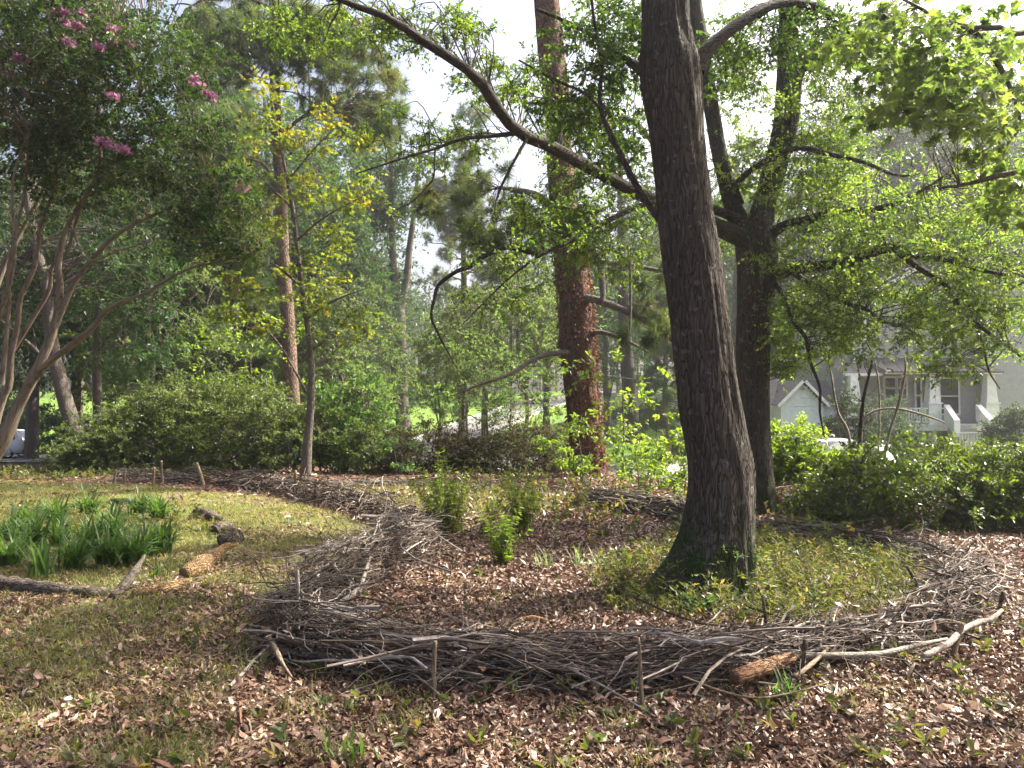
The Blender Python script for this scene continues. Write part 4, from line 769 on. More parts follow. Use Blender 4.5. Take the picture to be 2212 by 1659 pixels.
# slim tree with yellowing leaves in front of the azaleas
b5 = G(660, 1030); d5 = b5[1]
tree('slim_tree', 'slim young tree with yellow-green leaves standing at the left border', b5, [(660, 1045, d5, 26), (664, 960, d5, 20), (669, 907, d5, 17), (673, 804, d5, 15), (666, 719, d5, 13), (655, 640, d5, 12), (642, 531, d5, 10), (632, 450, d5, 9), (615, 358, d5, 7), (598, 280, d5, 5), (588, 220, d5, 3)], [
  [(666, 760, d5, 8), (690, 745, d5 - .2, 6), (702, 735, d5 - .2, 5)], [(660, 690, d5, 6), (720, 650, d5 - .4, 4), (800, 620, d5 - .8, 2)], [(652, 620, d5, 6), (590, 570, d5 - .4, 4), (520, 540, d5 - .7, 2)],
  [(640, 520, d5, 6), (700, 470, d5 - .4, 4), (790, 420, d5 - .8, 2)], [(632, 450, d5, 5), (570, 390, d5 - .3, 4), (520, 330, d5 - .6, 2)], [(622, 390, d5, 5), (680, 320, d5 - .3, 3), (730, 270, d5 - .4, 2)], [(669, 860, d5, 5), (600, 740, d5 + .3, 4), (540, 690, d5 + .3, 2)]],
  'grey_bark', 'yellow_leaf', [dict(cen=blob([(600, 190, 50, 50, d5 - .6, d5 + .8, 8), (690, 290, 90, 50, d5 - .8, d5 + .8, 19), (555, 300, 70, 60, d5 - .8, d5 + .8, 14), (770, 420, 60, 40, d5 - 1, d5, 14), (640, 400, 120, 50, d5 - .8, d5 + .8, 19), (550, 470, 80, 60, d5 - .8, d5 + .8, 17), (700, 520, 80, 60, d5 - .8, d5 + .8, 14), (620, 610, 120, 40, d5 - .9, d5 + .8, 21), (530, 690, 70, 40, d5 - .6, d5 + .6, 12), (730, 690, 90, 50, d5 - .8, d5 + .6, 17), (500, 560, 60, 40, d5 - .6, d5 + .6, 7)]), twigs=6, nl=8, size=.088, kind='star', L=.45, flat=.16, droop=.1, conn=.006, rtw=.004)], trunk_kw=dict(n=60, k=12, ridge=.05))

# leaning dark trunk and straight mottled trunk at left, behind the myrtle
def simple(name, label, spec, limbs, bark, leaf, fol, kw=None):
    d = spec[0][2]; return tree(name, label, at(spec[0][0], d), spec, limbs, bark, leaf, fol, 'trees behind the azaleas', kw or dict(n=50, k=14, ridge=.08))
simple('leaning_tree', 'dark trunk leaning left, behind the crape myrtle stems', [(192, 1035, 21, 46), (180, 990, 21, 38), (164, 934, 21, 34), (143, 872, 21, 31), (126, 804, 21, 28), (113, 750, 21, 26), (99, 616, 21, 22), (80, 540, 21, 20), (62, 440, 21, 18), (50, 330, 21, 15), (30, 200, 21, 12), (10, 0, 21, 10), (-10, -250, 21, 5)],
  [[(62, 440, 21, 12), (100, 330, 21.5, 8), (180, 220, 22, 4)], [(45, 300, 21, 12), (-30, 180, 20.5, 7), (-120, 80, 20, 3)], [(126, 804, 21, 10), (60, 740, 20.5, 7), (0, 690, 20, 3)]], 'grey_bark', 'dark_leaf',
  [dict(cen=np.vstack([blob([(60, 60, 200, 120, 19.5, 23, 90), (240, 560, 110, 90, 19, 23, 45), (40, 620, 80, 120, 20, 23, 30), (130, 420, 150, 100, 20, 23, 30)]), ellipse_pts((-13, 21, 15), (4, 4, 3), 30)]), twigs=6, nl=12, size=.13, L=.6, conn=.012)])
simple('mottled_tree', 'straight mottled grey trunk right of the leaning trunk', [(213, 985, 24, 22), (211, 930, 24, 19), (210, 838, 24, 18), (208, 770, 24, 17), (212, 702, 24, 17), (214, 560, 24, 15), (210, 400, 24, 13), (215, 150, 24, 9), (220, -100, 24, 4)],
  [[(210, 760, 24, 8), (270, 690, 23.5, 5), (340, 650, 23, 3)], [(212, 640, 24, 8), (150, 590, 23.6, 5), (90, 570, 23, 2)], [(212, 500, 24, 8), (300, 420, 23.5, 5), (370, 380, 23, 3)]], 'grey_bark', 'far_leaf',
  [dict(cen=blob([(290, 640, 90, 70, 22, 25, 34), (240, 760, 100, 60, 22, 25, 26), (330, 560, 80, 50, 22, 25, 18), (150, 650, 80, 70, 23, 25, 16), (340, 720, 60, 60, 22, 24, 16), (260, 480, 120, 60, 23, 25, 16)]), twigs=6, nl=12, size=.13, L=.55, conn=.01)])
simple('left_pine', 'tall straight pine trunk behind the slim yellow tree', [(634, 900, 27, 34), (630, 840, 27, 31), (624, 740, 27, 30), (618, 640, 27, 29), (611, 546, 27, 27), (606, 400, 27, 25), (597, 270, 27, 23), (592, 100, 27, 20), (588, -100, 27, 16), (584, -350, 27, 8)],
  [[(600, 300, 27, 9), (660, 250, 26.5, 7), (740, 240, 26, 3)], [(596, 200, 27, 9), (520, 140, 26.5, 6), (450, 120, 26, 3)], [(594, 120, 27, 9), (690, 50, 26.5, 6), (790, 40, 26, 3)], [(605, 400, 27, 8), (560, 350, 27.4, 5), (500, 340, 27.5, 3)], [(590, 20, 27, 9), (490, -20, 26, 6), (400, 20, 26, 3)]], 'pine_bark', 'needle',
  [dict(cen=blob([(560, 70, 180, 90, 25, 29, 105), (760, 190, 110, 90, 25, 29, 60), (700, 80, 120, 80, 25, 29, 54), (450, 120, 100, 80, 25.5, 28, 39), (820, 260, 60, 70, 25, 28, 21)]), twigs=11, nl=44, size=.26, kind='needle', L=.34, up=0, flat=1, rtw=.008, conn=.016, hang=0)])

# maple reaching in at upper right; its trunk stands outside the picture
bs = on(6.6, 5.2)
tree('maple_tree', 'maple with broad pale leaves reaching in from the upper right corner', bs, [(3180, 1300, 5.2, 150), (3170, 900, 5.2, 120), (3150, 300, 5.2, 110), (3150, -300, 5.2, 90), (3150, -1100, 5.4, 40)], [
  [(3160, 0, 5.2, 60), (2700, -100, 5.6, 34), (2400, 20, 5.9, 22), (2211, 72, 6.1, 14), (2150, 58, 6.1, 12), (2092, 61, 6.2, 12), (2013, 31, 6.3, 8), (1900, -30, 6.4, 5)],
  [(2092, 61, 6.2, 12), (2126, 92, 6.2, 12), (2170, 164, 6.2, 11), (2194, 222, 6.2, 9), (2203, 273, 6.2, 6), (2170, 320, 6.2, 3)],
  [(3160, 500, 5.2, 50), (2600, 380, 5.8, 26), (2300, 360, 6.1, 18), (2211, 369, 6.2, 14), (2160, 379, 6.2, 12), (2085, 399, 6.3, 9), (2033, 406, 6.4, 4)],
  [(3150, -300, 5.2, 60), (2700, -500, 5.3, 40), (2200, -600, 5.6, 20), (1700, -600, 6, 8)], [(3150, -500, 5.2, 50), (3000, -900, 4, 30), (2700, -1300, 3, 10)]],
  'grey_bark', 'gum_leaf', [dict(cen=blob([(1960, 90, 150, 90, 5.6, 7, 45), (2130, 160, 110, 130, 5.4, 6.8, 45), (2000, 220, 110, 70, 5.8, 7, 21), (1900, 60, 120, 50, 5.8, 7, 16), (2170, 340, 70, 100, 5.6, 6.8, 18), (2190, 430, 60, 50, 5.8, 6.8, 8)]), limbs=[1, 2, 3], twigs=4, nl=5, size=.085, kind='star', L=.28, hang=.35, conn=.004, rtw=.002),
   dict(cen=np.vstack([ellipse_pts((6.8, 4.4, 8.6), (3.2, 3, 2.0), 40)]), limbs=[0, 4, 5], twigs=5, nl=9, size=.13, kind='star', L=.6)],
  trunk_kw=dict(n=40, k=16, ridge=.05))

# ------------------------------------------------------------------ shrubs
def shrub(name, label, base, rad, ncl, leaf, size=.055, L=.24, nl=12, stems=9, kind='kite', lumps=5, tw=6, group='shrubs', bark='grey_bark', low=.1, open_=.0, cat='shrub'):
    o = thing(name, label, cat, base, group); rx, ry, rz = rad
    d = rng.normal(size=(ncl, 3)); d[:, 2] = np.abs(d[:, 2]) * .9 + rng.random(ncl) * .2 - low * .6; d = unit(d)
    ld = unit(np.column_stack([rng.normal(size=(lumps, 2)), .2 + rng.random(lumps)])); bulge = 1 + .22 * np.max(np.exp(7 * (d @ ld.T - 1)), 1) - .12 + .12 * rng.normal(size=ncl)
    rr = bulge * (.62 - open_ + (.38 + open_) * rng.random(ncl)**.4); cen = base + d * rr[:, None] * np.array([rx, ry, rz]) + np.array([0, 0, rz * .12])
    cen[:, 2] = np.maximum(cen[:, 2], base[2] + .06 + .1 * rng.random(ncl))
    st, lf = MB(), MB(); sd_ = np.column_stack([rng.normal(size=(stems, 2)) * .8, np.ones(stems) * .9]); p0 = base + np.column_stack([rng.normal(size=(stems, 2)) * np.array([rx, ry]) * .16, np.full(stems, -.03)])
    sp = grow(p0, sd_ * np.array([rx, ry, rz]), rz * (.6 + .35 * rng.random(stems)), 12, 0, .15, .3); r0 = .016 * max(1, rz)
    tubes(st, sp, np.linspace(r0, r0 * .35, 12)[None].repeat(stems, 0), 6)
    clusters(st, lf, cen, [(s, None) for s in sp], tw, L, nl, size, kind, .9, .05, conn=.005, rtw=.003, hang=-.1)
    st.build('stem', M[bark], o); lf.build('foliage', M[leaf], o); return o
shrub('azalea_bush', 'largest rounded azalea, left of the slim tree', at(440, 21), (2.9, 2.0, 2.35), 700, 'azalea_leaf', .075, .3, 13)
shrub('azalea_bush', 'lower azalea behind the left end of the border', at(265, 20.4), (1.7, 1.4, 1.35), 340, 'azalea_leaf', .07, .28, 13)
shrub('azalea_bush', 'azalea right behind the slim tree foot', at(640, 20.6), (1.5, 1.4, 1.75), 320, 'azalea_leaf', .07, .28, 13)
shrub('leafy_shrub', 'bright green leafy shrub right of the slim tree', at(765, 21.5), (1.25, 1.2, 2.4), 240, 'young_leaf', .11, .35, 11)
shrub('twiggy_shrub', 'purplish twiggy shrub at centre left of the pine', at(930, 20), (1.6, 1.1, 1.2), 340, 'dusk_leaf', .06, .28, 11, 22, open_=.12, low=.3)
shrub('twiggy_shrub', 'dusky twiggy shrub directly left of the red pine', at(1120, 20), (1.7, 1.1, 1.1), 340, 'dusk_leaf', .06, .28, 11, 22, open_=.12, low=.3)
shrub('leafy_shrub', 'dark green low shrub between the azaleas and the twiggy shrubs', at(800, 19.8), (.9, .8, 1.0), 150, 'azalea_leaf', .07, .25, 11)
br_ = at(1990, 10.9)
shrub('camellia_bush', 'wide dark green bush on the right in front of the street', br_, (1.75, 1.0, 1.0), 330, 'camellia_leaf', .062, .24, 12, 16, low=.3, open_=.1, lumps=9)
shrub('camellia_bush', 'bush cut by the right edge beside the wide dark one', at(2200, 10.6), (1.0, .8, 1.0), 200, 'camellia_leaf', .062, .22, 12, 8, low=.3)
shrub('camellia_bush', 'small yellow-green bush in front of the dark tail-lit car', at(1850, 11.6), (.5, .45, .85), 90, 'bright_leaf', .07, .2, 11, 7)
shrub('sunlit_shrub', 'glowing yellow-green shrub right of the second oak trunk', at(1712, 13.2), (.62, .6, 1.25), 130, 'bright_leaf', .085, .24, 10, 8, open_=.15)
shrub('pale_conifer', 'pale grey-green feathery shrub in front of the white shed', at(1712, 30), (1.5, 1.3, 1.9), 190, 'pale_leaf', .10, .32, 14, kind='slim')
shrub('holly_bush', 'dark glossy bush between the shed and the porch', at(1832, 33), (1.35, 1.2, 2.6), 260, 'dark_leaf', .10, .32, 11)
shrub('house_shrub', 'green airy conifer in front of the porch railing', at(1925, 34.5), (1.7, .9, 2.5), 190, 'far_leaf', .10, .4, 12, kind='slim', open_=.2)
shrub('house_shrub', 'dark shrub at the right corner of the porch', at(2185, 33), (1.1, 1.1, 2.1), 200, 'dark_leaf', .11, .34, 11)
shrub('lawn_shrub', 'small round shrub on the far lawn beside the path', at(1452, 40.5), (.75, .7, 1.0), 80, 'far_leaf', .10, .28, 10)
shrub('lawn_shrub', 'green shrub against the far painted wall', at(1448, 56), (1.1, 1, 1.4), 90, 'young_leaf', .13, .35, 10)
shrub('lawn_shrub', 'grey-green bush at the far side of the centre road', at(905, 98), (3.2, 2.5, 4.0), 160, 'far_leaf', .18, .6, 11)
shrub('roadside_bush', 'dark bush behind the white car at far left', at(110, 50), (3.4, 1.8, 2.4), 190, 'dark_leaf', .18, .6, 11)
shrub('roadside_bush', 'dark bush behind the far road left of the mottled trunk', at(-30, 54), (4, 2, 3.0), 190, 'dark_leaf', .18, .6, 11)

# small saplings standing in the beds
def sapling(label, px, y, hpx, n, leaf, size, spread=.25, kind='lobe', lean=0, lo=.3, bare=False, cl=14, group='saplings at the back of the leaf bed'):
    b = at(px, y); H = hpx / F * y; o = thing('sapling', label, 'sapling', b, group); st, lf = MB(), MB()
    p, r = limb(st, [b - [0, 0, .03], b + [lean * .4 + .03, 0, H * .35], b + [lean * .8 - .03, 0, H * .7], b + [lean, 0, H]], [.012 * H**.6, .010 * H**.6, .007 * H**.5, .003], 20, 6)
    cen = b + np.column_stack([rng.normal(size=(cl, 2)) * spread * H * .5, (lo + (1 - lo) * rng.random(cl)) * H]); cen[:, 0] += lean * (cen[:, 2] - b[2]) / H
    clusters(st, lf, cen, [(p, r)], 4, .12 * H + .08, n, size, kind, 1.0, .1, flat=.3, conn=.0035, rtw=.002)
    st.build('trunk', M['grey_bark'], o, True); lf.build('crown', M[leaf], o)
for a in [('broad-leaved oak sapling in sun just right of the red pine', 1340, 17, 270, 8, 'bright_leaf', .13, .5, 'lobe', .1, .3, False, 20),
          ('feathery green sapling right in front of the red pine foot', 1255, 15.2, 150, 12, 'bright_leaf', .08, .6, 'kite', 0, .3, False, 26),
          ('sunlit sapling left of the big oak at the back of the bed', 1420, 15.4, 150, 8, 'bright_leaf', .09, .5, 'lobe', 0, .15, False, 16),
          ('low bright sapling between the pine and the white car', 1375, 13.8, 120, 10, 'bright_leaf', .075, .6, 'kite', 0, .3, False, 26),
          ('low yellow-green sapling hugging the left side of the big oak', 1475, 13.5, 140, 10, 'bright_leaf', .08, .5, 'kite', 0, .2, False, 26),
          ('sapling with dark stem behind the small tall-weed clump', 1245, 11.5, 75, 9, 'herb', .05, .5, 'kite', 0, .4, False, 14),
          ('spindly sapling above the left border centre', 855, 17.5, 95, 8, 'young_leaf', .07, .5, 'kite', 0, .3, False, 14),
          ('tall slender sapling with a dark stem, left of the pine', 1095, 20.5, 420, 11, 'young_leaf', .10, .35, 'kite', .2, .25, False, 80),
          ('thin upright sapling in the twiggy shrubs', 1050, 20.8, 260, 9, 'young_leaf', .09, .3, 'kite', 0, .4, False, 30),
          ('light green sapling at the right end of the azaleas', 805, 21, 300, 10, 'young_leaf', .10, .4, 'kite', -.2, .2, False, 44),
          ('bright sapling with broad leaves above the big azalea', 560, 23.5, 330, 10, 'bright_leaf', .13, .4, 'kite', -.3, .45, False, 30),
          ('thin leafy sprig against the right side of the big oak foot', 1590, 6.6, 100, 10, 'young_leaf', .05, .6, 'kite', 0, .3, False, 10),
          ('little sprig with few leaves at the front left of the oak foot', 1500, 5.95, 40, 6, 'young_leaf', .05, .6, 'kite', 0, .3, False, 6)]:
    sapling(*a)
for lb, mt, spec in [('dark bare stem rising out of the right bush', 'oak_bark_dark', [(1852, 1110, 11.8, 10), (1856, 964, 11.8, 9), (1866, 860, 11.8, 7), (1884, 775, 11.8, 4), (1872, 740, 11.8, 2)]),
                 ('pale bare whip curving up left of the dark stem', 'pale_branch', [(1850, 1060, 12.4, 6), (1832, 935, 12.4, 6), (1810, 890, 12.4, 5), (1794, 800, 12.4, 4), (1780, 700, 12.4, 3)]),
                 ('pale bare stem leaning right towards the porch', 'pale_branch', [(1900, 1050, 12, 7), (1920, 940, 12, 6), (1942, 870, 12, 6), (1956, 800, 12, 5), (1954, 770, 12, 3)]),
                 ('pale thin stem right of the dark bare stem', 'pale_branch', [(1896, 1020, 12.6, 4), (1900, 900, 12.6, 4), (1898, 830, 12.6, 4), (1890, 780, 12.6, 3)]),
                 ('arched dead bramble cane in front of the porch railing', 'pale_branch', [(1862, 930, 12.2, 4), (1880, 892, 12.2, 5), (1930, 882, 12.2, 5), (1990, 895, 12.2, 5), (2040, 912, 12.2, 3)])]:
    mb = MB(); b = on(*P(spec[0][0], spec[0][1], spec[0][2])[:2]); spec = [(spec[0][0], (HOR + (1.6 - b[2]) / b[1] * F), spec[0][2], spec[0][3])] + spec
    p, r = pxlimb(mb, spec, 30, 6, cap=True); q, tq, _ = pick(p[None], 9, .4, .95); d = tq + perp(tq) * .8; fp = grow(q, d, .2 + .35 * rng.random(9), 6, .0, .2); tubes(mb, fp, np.linspace(.005, .002, 6)[None].repeat(9, 0), 4)
    tag(mb.build('bare_stem', M[mt], org=b, smooth=True), lb, 'bare stem', 'bare stems over the right bush')

# ------------------------------------------------------------------ background trees
def proto(H, r0, cb, R, ncl, leaf, bark, size, nl, tw, L, kind='kite', pine=False, seed=0, bend=.4):
    global rng; keep = rng; rng = np.random.default_rng(seed)
    o = thing('background_tree' if not pine else 'background_pine', 'tree', 'tree'); tb = MB()
    zs = np.linspace(0, 1, 7); pts = np.column_stack([rng.normal(size=(7, 2)) * bend * zs[:, None], zs * H * .96]); pts[0, :2] = 0; pts[0, 2] = -.3
    T = limb(tb, pts, r0 * np.array([1.25, .95, .85, .72, .55, .36, .12]), 40, 12, wob=.08); limbs = [T]
    br, lf = MB(), MB()
    if pine:
        n = int(ncl / 5); zz = cb * H + (1 - cb) * H * rng.random(n)**.8; a = rng.random(n) * 6.28; ln = R * (.35 + .65 * rng.random(n)) * (1.15 - .75 * (zz / H - cb) / (1 - cb))
        p0 = np.column_stack([np.interp(zz, T[0][:, 2], T[0][:, 0]), np.interp(zz, T[0][:, 2], T[0][:, 1]), zz]); d = np.column_stack([np.cos(a), np.sin(a), .15 + .3 * rng.random(n)])
        bp = grow(p0, d, ln, 10, .12, .15, .3); tubes(br, bp, (r0 * .22) * np.linspace(1, .25, 10)[None].repeat(n, 0), 5)
        q, tq, _ = pick(bp, ncl, .4, 1.0); cen = q + rng.normal(size=(ncl, 3)) * .25; limbs = [(b_, None) for b_ in bp]
        clusters(br, lf, cen, limbs, tw, L, nl, size, 'needle', 0, .0, flat=.9, conn=.01, rtw=.008, hang=0)
    else:
        n = 12; d = ellipse_pts((0, 0, (cb + 1) / 2 * H), (R * .8, R * .8, (1 - cb) * H * .42), n, .7)
        for c in d:
            z0 = max(cb * H * .7, c[2] - .25 * H * rng.random() - .8); s = np.array([np.interp(z0, T[0][:, 2], T[0][:, 0]), np.interp(z0, T[0][:, 2], T[0][:, 1]), z0])
            mid = s * .45 + c * .55 + [0, 0, .08 * H * rng.normal()]; limbs.append(limb(br, [s, mid, c], [r0 * .35, r0 * .22, r0 * .07], 14, 6))
        cen = ellipse_pts((0, 0, (cb + 1) / 2 * H), (R, R, (1 - cb) * H * .5), ncl, .3) + rng.normal(size=(ncl, 3)) * R * .08
        cen[:, 2] = np.maximum(cen[:, 2], .3)
        clusters(br, lf, cen, limbs, tw, L, nl, size, kind, .8, .12, conn=.012, rtw=.006)
    tb.build('trunk', M[bark], o, True, np.zeros(3)); br.build('branches', M[bark], o, False, np.zeros(3)); lf.build('crown', M[leaf], o, False, np.zeros(3))
    rng = keep; return o
TALL = dict(H=17, r0=.26, cb=.18, R=4.3, ncl=520, leaf='far_leaf', bark='grey_bark', size=.17, nl=9, tw=6, L=.8)
KIND = {
 'A': lambda: proto(seed=1, **TALL), 'B': lambda: proto(**{**TALL, 'leaf': 'dark_leaf', 'H': 15, 'cb': .1, 'seed': 2}),
 'C': lambda: proto(9, .11, .12, 2.8, 330, 'young_leaf', 'grey_bark', .13, 10, 6, .55, seed=3, bend=.25),
 'J': lambda: proto(9, .10, .42, 2.4, 230, 'young_leaf', 'grey_bark', .13, 10, 6, .5, seed=8, bend=.25),
 'D': lambda: proto(8, .12, .02, 3.2, 380, 'dark_leaf', 'grey_bark', .15, 10, 6, .6, seed=4),
 'E': lambda: proto(24, .30, .42, 4.0, 330, 'needle', 'pine_bark', .30, 46, 9, .42, pine=True, seed=5),
 'G': lambda: proto(17, .24, .10, 4.2, 360, 'needle', 'pine_bark', .30, 46, 9, .42, pine=True, seed=6),
 'H': lambda: proto(20, .3, .3, 4.8, 480, 'far_leaf', 'grey_bark', .19, 9, 6, .9, seed=7)}
BT = [  # px, distance, kind, scale, label
 (-30, 60, 'D', 1.5, 'dense dark tree low behind the crape myrtle base'), (160, 37, 'A', .95, 'leafy tree behind the crape myrtle stems at far left'), (-160, 30, 'B', 1.0, 'dark tree cut by the left edge of the picture'),
 (330, 31, 'C', 1.15, 'mid green tree behind the left azalea'), (300, 40, 'A', 1.0, 'tall tree behind the mottled grey trunk'), (430, 36, 'D', 1.25, 'dark bluish tree left of the straight pine'), (520, 42, 'B', 1.0, 'tall dark tree between the mottled trunk and the straight pine'),
 (380, 52, 'E', 1.0, 'pine standing behind the crape myrtle crown'), (500, 34, 'G', .95, 'pine with pale needles left of the straight pine'), (170, 55, 'E', 1.0, 'pine far behind the leaning trunk'),
 (560, 48, 'D', 1.6, 'dark bushy tree right behind the slim yellow tree'), (700, 41, 'B', .95, 'dark tree right of the slim yellow tree'), (745, 33, 'C', 1.0, 'light green tree just right of the slim yellow tree'), (690, 55, 'G', 1.2, 'pine behind the slim yellow tree, to its right'),
 (800, 62, 'A', .95, 'tree filling the space left of the forked distant trunks'), (945, 36, 'J', .7, 'small leafy tree above the purplish shrubs'),
 (1010, 30, 'J', .82, 'light green tree in the gap left of the red pine'), (1130, 27, 'J', .86, 'light green tree hugging the left side of the red pine'), (1050, 52, 'G', .95, 'pine whose needles fill the sky left of the red pine'), (1180, 62, 'H', .95, 'broad distant tree behind the red pine'),
 (1310, 50, 'A', .85, 'bluish green tree right of the red pine'), (1400, 58, 'H', .8, 'rounded tree above the far painted wall'), (1440, 38, 'G', .52, 'small pine with drooping boughs left of the big oak'), (1500, 66, 'A', 1.0, 'tree hidden mostly by the big oak trunk'),
 (1590, 60, 'E', .95, 'pine whose top shows between the two oak trunks'), (1700, 55, 'B', .95, 'dark tree above the white shed'), (1790, 50, 'D', 1.35, 'dark spreading tree between the shed and the house'), (1880, 60, 'A', 1.1, 'tall tree behind the left end of the house'),
 (1960, 66, 'H', 1.15, 'tallest pale tree behind the house roof'), (2120, 62, 'A', 1.25, 'tall hazy tree behind the right part of the house'), (2260, 56, 'H', 1.2, 'hazy tree at the upper right edge behind the house'), (1240, 75, 'E', 1.1, 'far pine behind the red pine top'), (640, 70, 'H', 1.15, 'tall broadleaf tree far behind the straight pine'), (455, 44, 'E', 1.1, 'tall pine just left of the straight pine, behind the pale-needled one'), (575, 39, 'A', 1.2, 'tall leafy tree directly behind the straight pine'), (700, 47, 'H', 1.15, 'tall spreading tree right of the straight pine top'), (785, 56, 'E', 1.0, 'pine standing left of the bright sky gap'), (1000, 58, 'E', 1.1, 'tall pine in the middle distance left of the red pine top'), (1830, 58, 'H', 1.25, 'tall leafy tree behind the shed roof'), (2080, 50, 'H', 1.3, 'huge tree right behind the house gable'), (1945, 47, 'H', 1.15, 'tall full-crowned tree near the left corner of the house'), (2190, 72, 'H', 1.4, 'tallest tree at far right, faded by haze'), (1480, 75, 'H', 1.3, 'high crown glimpsed on both sides of the big oak trunk'), (240, 46, 'H', 1.1, 'broad tree behind the mottled grey trunk, left'), (70, 44, 'H', 1.15, 'broad tall tree far behind the crape myrtle stems'), (2020, 58, 'E', 1.05, 'pine behind the house ridge'), (1640, 72, 'H', 1.1, 'broad tree far back between the oak trunks')]
protos = {}
for px, y, k, sc, lb in BT:
    b = at(px, y); rz = rng.random() * 6.28
    if k not in protos:
        o = KIND[k](); protos[k] = o; o['label'] = lb; o['group'] = 'trees in the background'; o.location = b; o.rotation_euler = (0, 0, rz); o.scale = (sc,) * 3
    else: clone(protos[k], b, rz, (sc * (.92 + .16 * rng.random()), sc, sc * (.95 + .1 * rng.random())), lb, 'trees in the background')
# distant forked trunks in the centre and two lone trunks at the right
simple('forked_tree', 'distant tree of three tall grey trunks forking against the bright gap', [(872, 930, 45, 34), (868, 860, 45, 27), (866, 770, 45, 25), (862, 690, 45, 26), (857, 640, 45, 22), (850, 580, 45, 17), (848, 520, 45, 15), (846, 420, 45, 12), (840, 250, 45, 7), (836, 150, 45, 3)],
  [[(862, 680, 45, 18), (878, 600, 45, 16), (884, 540, 45, 14), (892, 480, 45, 12), (900, 400, 45, 8), (910, 320, 45, 4)], [(862, 900, 45.3, 18), (850, 780, 45.3, 15), (842, 700, 45.3, 13), (832, 640, 45.3, 12), (826, 590, 45.3, 10), (800, 550, 45.3, 7), (770, 530, 45.3, 4)], [(848, 560, 45, 8), (826, 500, 45, 6), (800, 470, 45, 3)]], 'grey_bark', 'far_leaf',
  [dict(cen=blob([(840, 400, 70, 70, 43, 47, 44), (910, 330, 70, 60, 43, 47, 34), (790, 470, 60, 60, 43, 47, 22), (870, 480, 40, 30, 43, 47, 8), (900, 700, 30, 60, 44, 46, 6)]), twigs=6, nl=11, size=.2, L=.8, conn=.014, rtw=.008)])
simple('lone_tree', 'dark flaring trunk on the far lawn right of the red pine', [(1365, 958, 42, 52), (1363, 930, 42, 40), (1362, 890, 42, 34), (1358, 830, 42, 31), (1352, 750, 42, 28), (1345, 600, 42, 22), (1340, 400, 42, 14), (1340, 250, 42, 5)], [[(1352, 700, 42, 12), (1390, 640, 41, 8), (1430, 600, 40, 3)], [(1348, 640, 42, 12), (1300, 580, 41, 8), (1270, 540, 40, 3)]], 'oak_bark_dark', 'far_leaf',
  [dict(cen=blob([(1350, 520, 90, 120, 39, 45, 60), (1420, 660, 50, 60, 39, 43, 16), (1300, 640, 40, 60, 39, 43, 12)]), twigs=6, nl=10, size=.19, L=.8, conn=.014, rtw=.008)])
simple('lone_tree', 'slender red-brown trunk just left of the big oak on the far lawn', [(1484, 960, 36, 15), (1478, 900, 36, 12), (1471, 800, 36, 11), (1462, 680, 36, 10), (1450, 500, 36, 8), (1440, 380, 36, 4)], [[(1466, 720, 36, 5), (1430, 680, 36, 3), (1400, 670, 36, 2)]], 'red_bark', 'needle',
  [dict(cen=blob([(1450, 480, 70, 90, 34, 38, 30)]), twigs=10, nl=36, size=.28, kind='needle', L=.4, up=0, flat=1)])
# the far wood across the road
bk, lf = MB(), MB(); n = 190; x = rng.uniform(-95, 100, n); y = 100 + 55 * rng.random(n) + .12 * np.abs(x); hh = rng.uniform(14, 21, n); zb = hgt(x, y)
p = np.stack([np.column_stack([x + .4 * s * rng.normal(size=n), y, zb + hh * s * .9]) for s in np.linspace(0, 1, 5)], 1); tubes(bk, p, np.linspace(.24, .06, 5)[None] * rng.uniform(.7, 1.3, (n, 1)), 6, rnd=rng.random(n))
m_ = 520; ii = np.repeat(np.arange(n), m_); c = unit(rng.normal(size=(n * m_, 3))) * np.array([3.3, 3.3, 5]) * rng.random((n * m_, 1))**.35; cl = np.round(c / 1.3) * 1.3 + rng.normal(size=c.shape) * .38
q = np.column_stack([x[ii] + cl[:, 0], y[ii] + cl[:, 1], zb[ii] + hh[ii] * .66 + cl[:, 2]]); leaves(lf, q, rng.normal(size=q.shape), .62, 'kite', .6, rnd=np.clip(rng.random(n)[ii] * .6 + .4 * rng.random(len(ii)), 0, 1))
o = tag(lf.build('far_wood', M['dark_leaf']), 'hazy wall of far woodland beyond the centre road', 'woodland', kind='stuff'); bk.build('trunks', M['grey_bark'], o, org=np.zeros(3))

# ------------------------------------------------------------------ house, shed, painted wall, fence, wires
HD = 37.0; ku = HD / F
def hx(zx): return (1460 + .3414 * zx - CX) * ku
def hz(zy): return 1.6 + (HOR - (531 + .3414 * zy)) * ku
house_b = on(hx(1700), HD); house = thing('house', 'grey two-storey gabled house with white-columned front porch, at right behind the leaves', 'house', house_b)
def hp(name, boxes, mat, parent=house, org=house_b):
    mb = MB()
    for b_ in boxes:
        if len(b_) == 6: mb.box(b_[:3], b_[3:])
    return mb.build(name, M[mat], parent, org=org)
def prism(mb, poly, y0, y1):
    n = len(poly); v = [(a, y0, c) for a, c in poly] + [(a, y1, c) for a, c in poly]
    for i in range(1, n - 1): mb.add(v, [(0, i, i + 1)]); mb.add(v, [(n, n + i + 1, n + i)])
    mb.add(v, [(i, (i + 1) % n, n + (i + 1) % n, n + i) for i in range(n)])
def rake(mb, a, b_, y0, y1, th):
    """sloping slab from (x,z) a to b_"""
    d = unit(np.array([b_[0] - a[0], b_[1] - a[1]])); nrm = np.array([-d[1], d[0]]) * th
    if nrm[1] < 0: nrm = -nrm
    prism(mb, [a, b_, (b_[0] + nrm[0], b_[1] + nrm[1]), (a[0] + nrm[0], a[1] + nrm[1])], y0, y1)
zf = hz(1130); zg = house_b[2] - .4; FY = HD + 2.2          # porch floor, ground, facade plane behind the porch
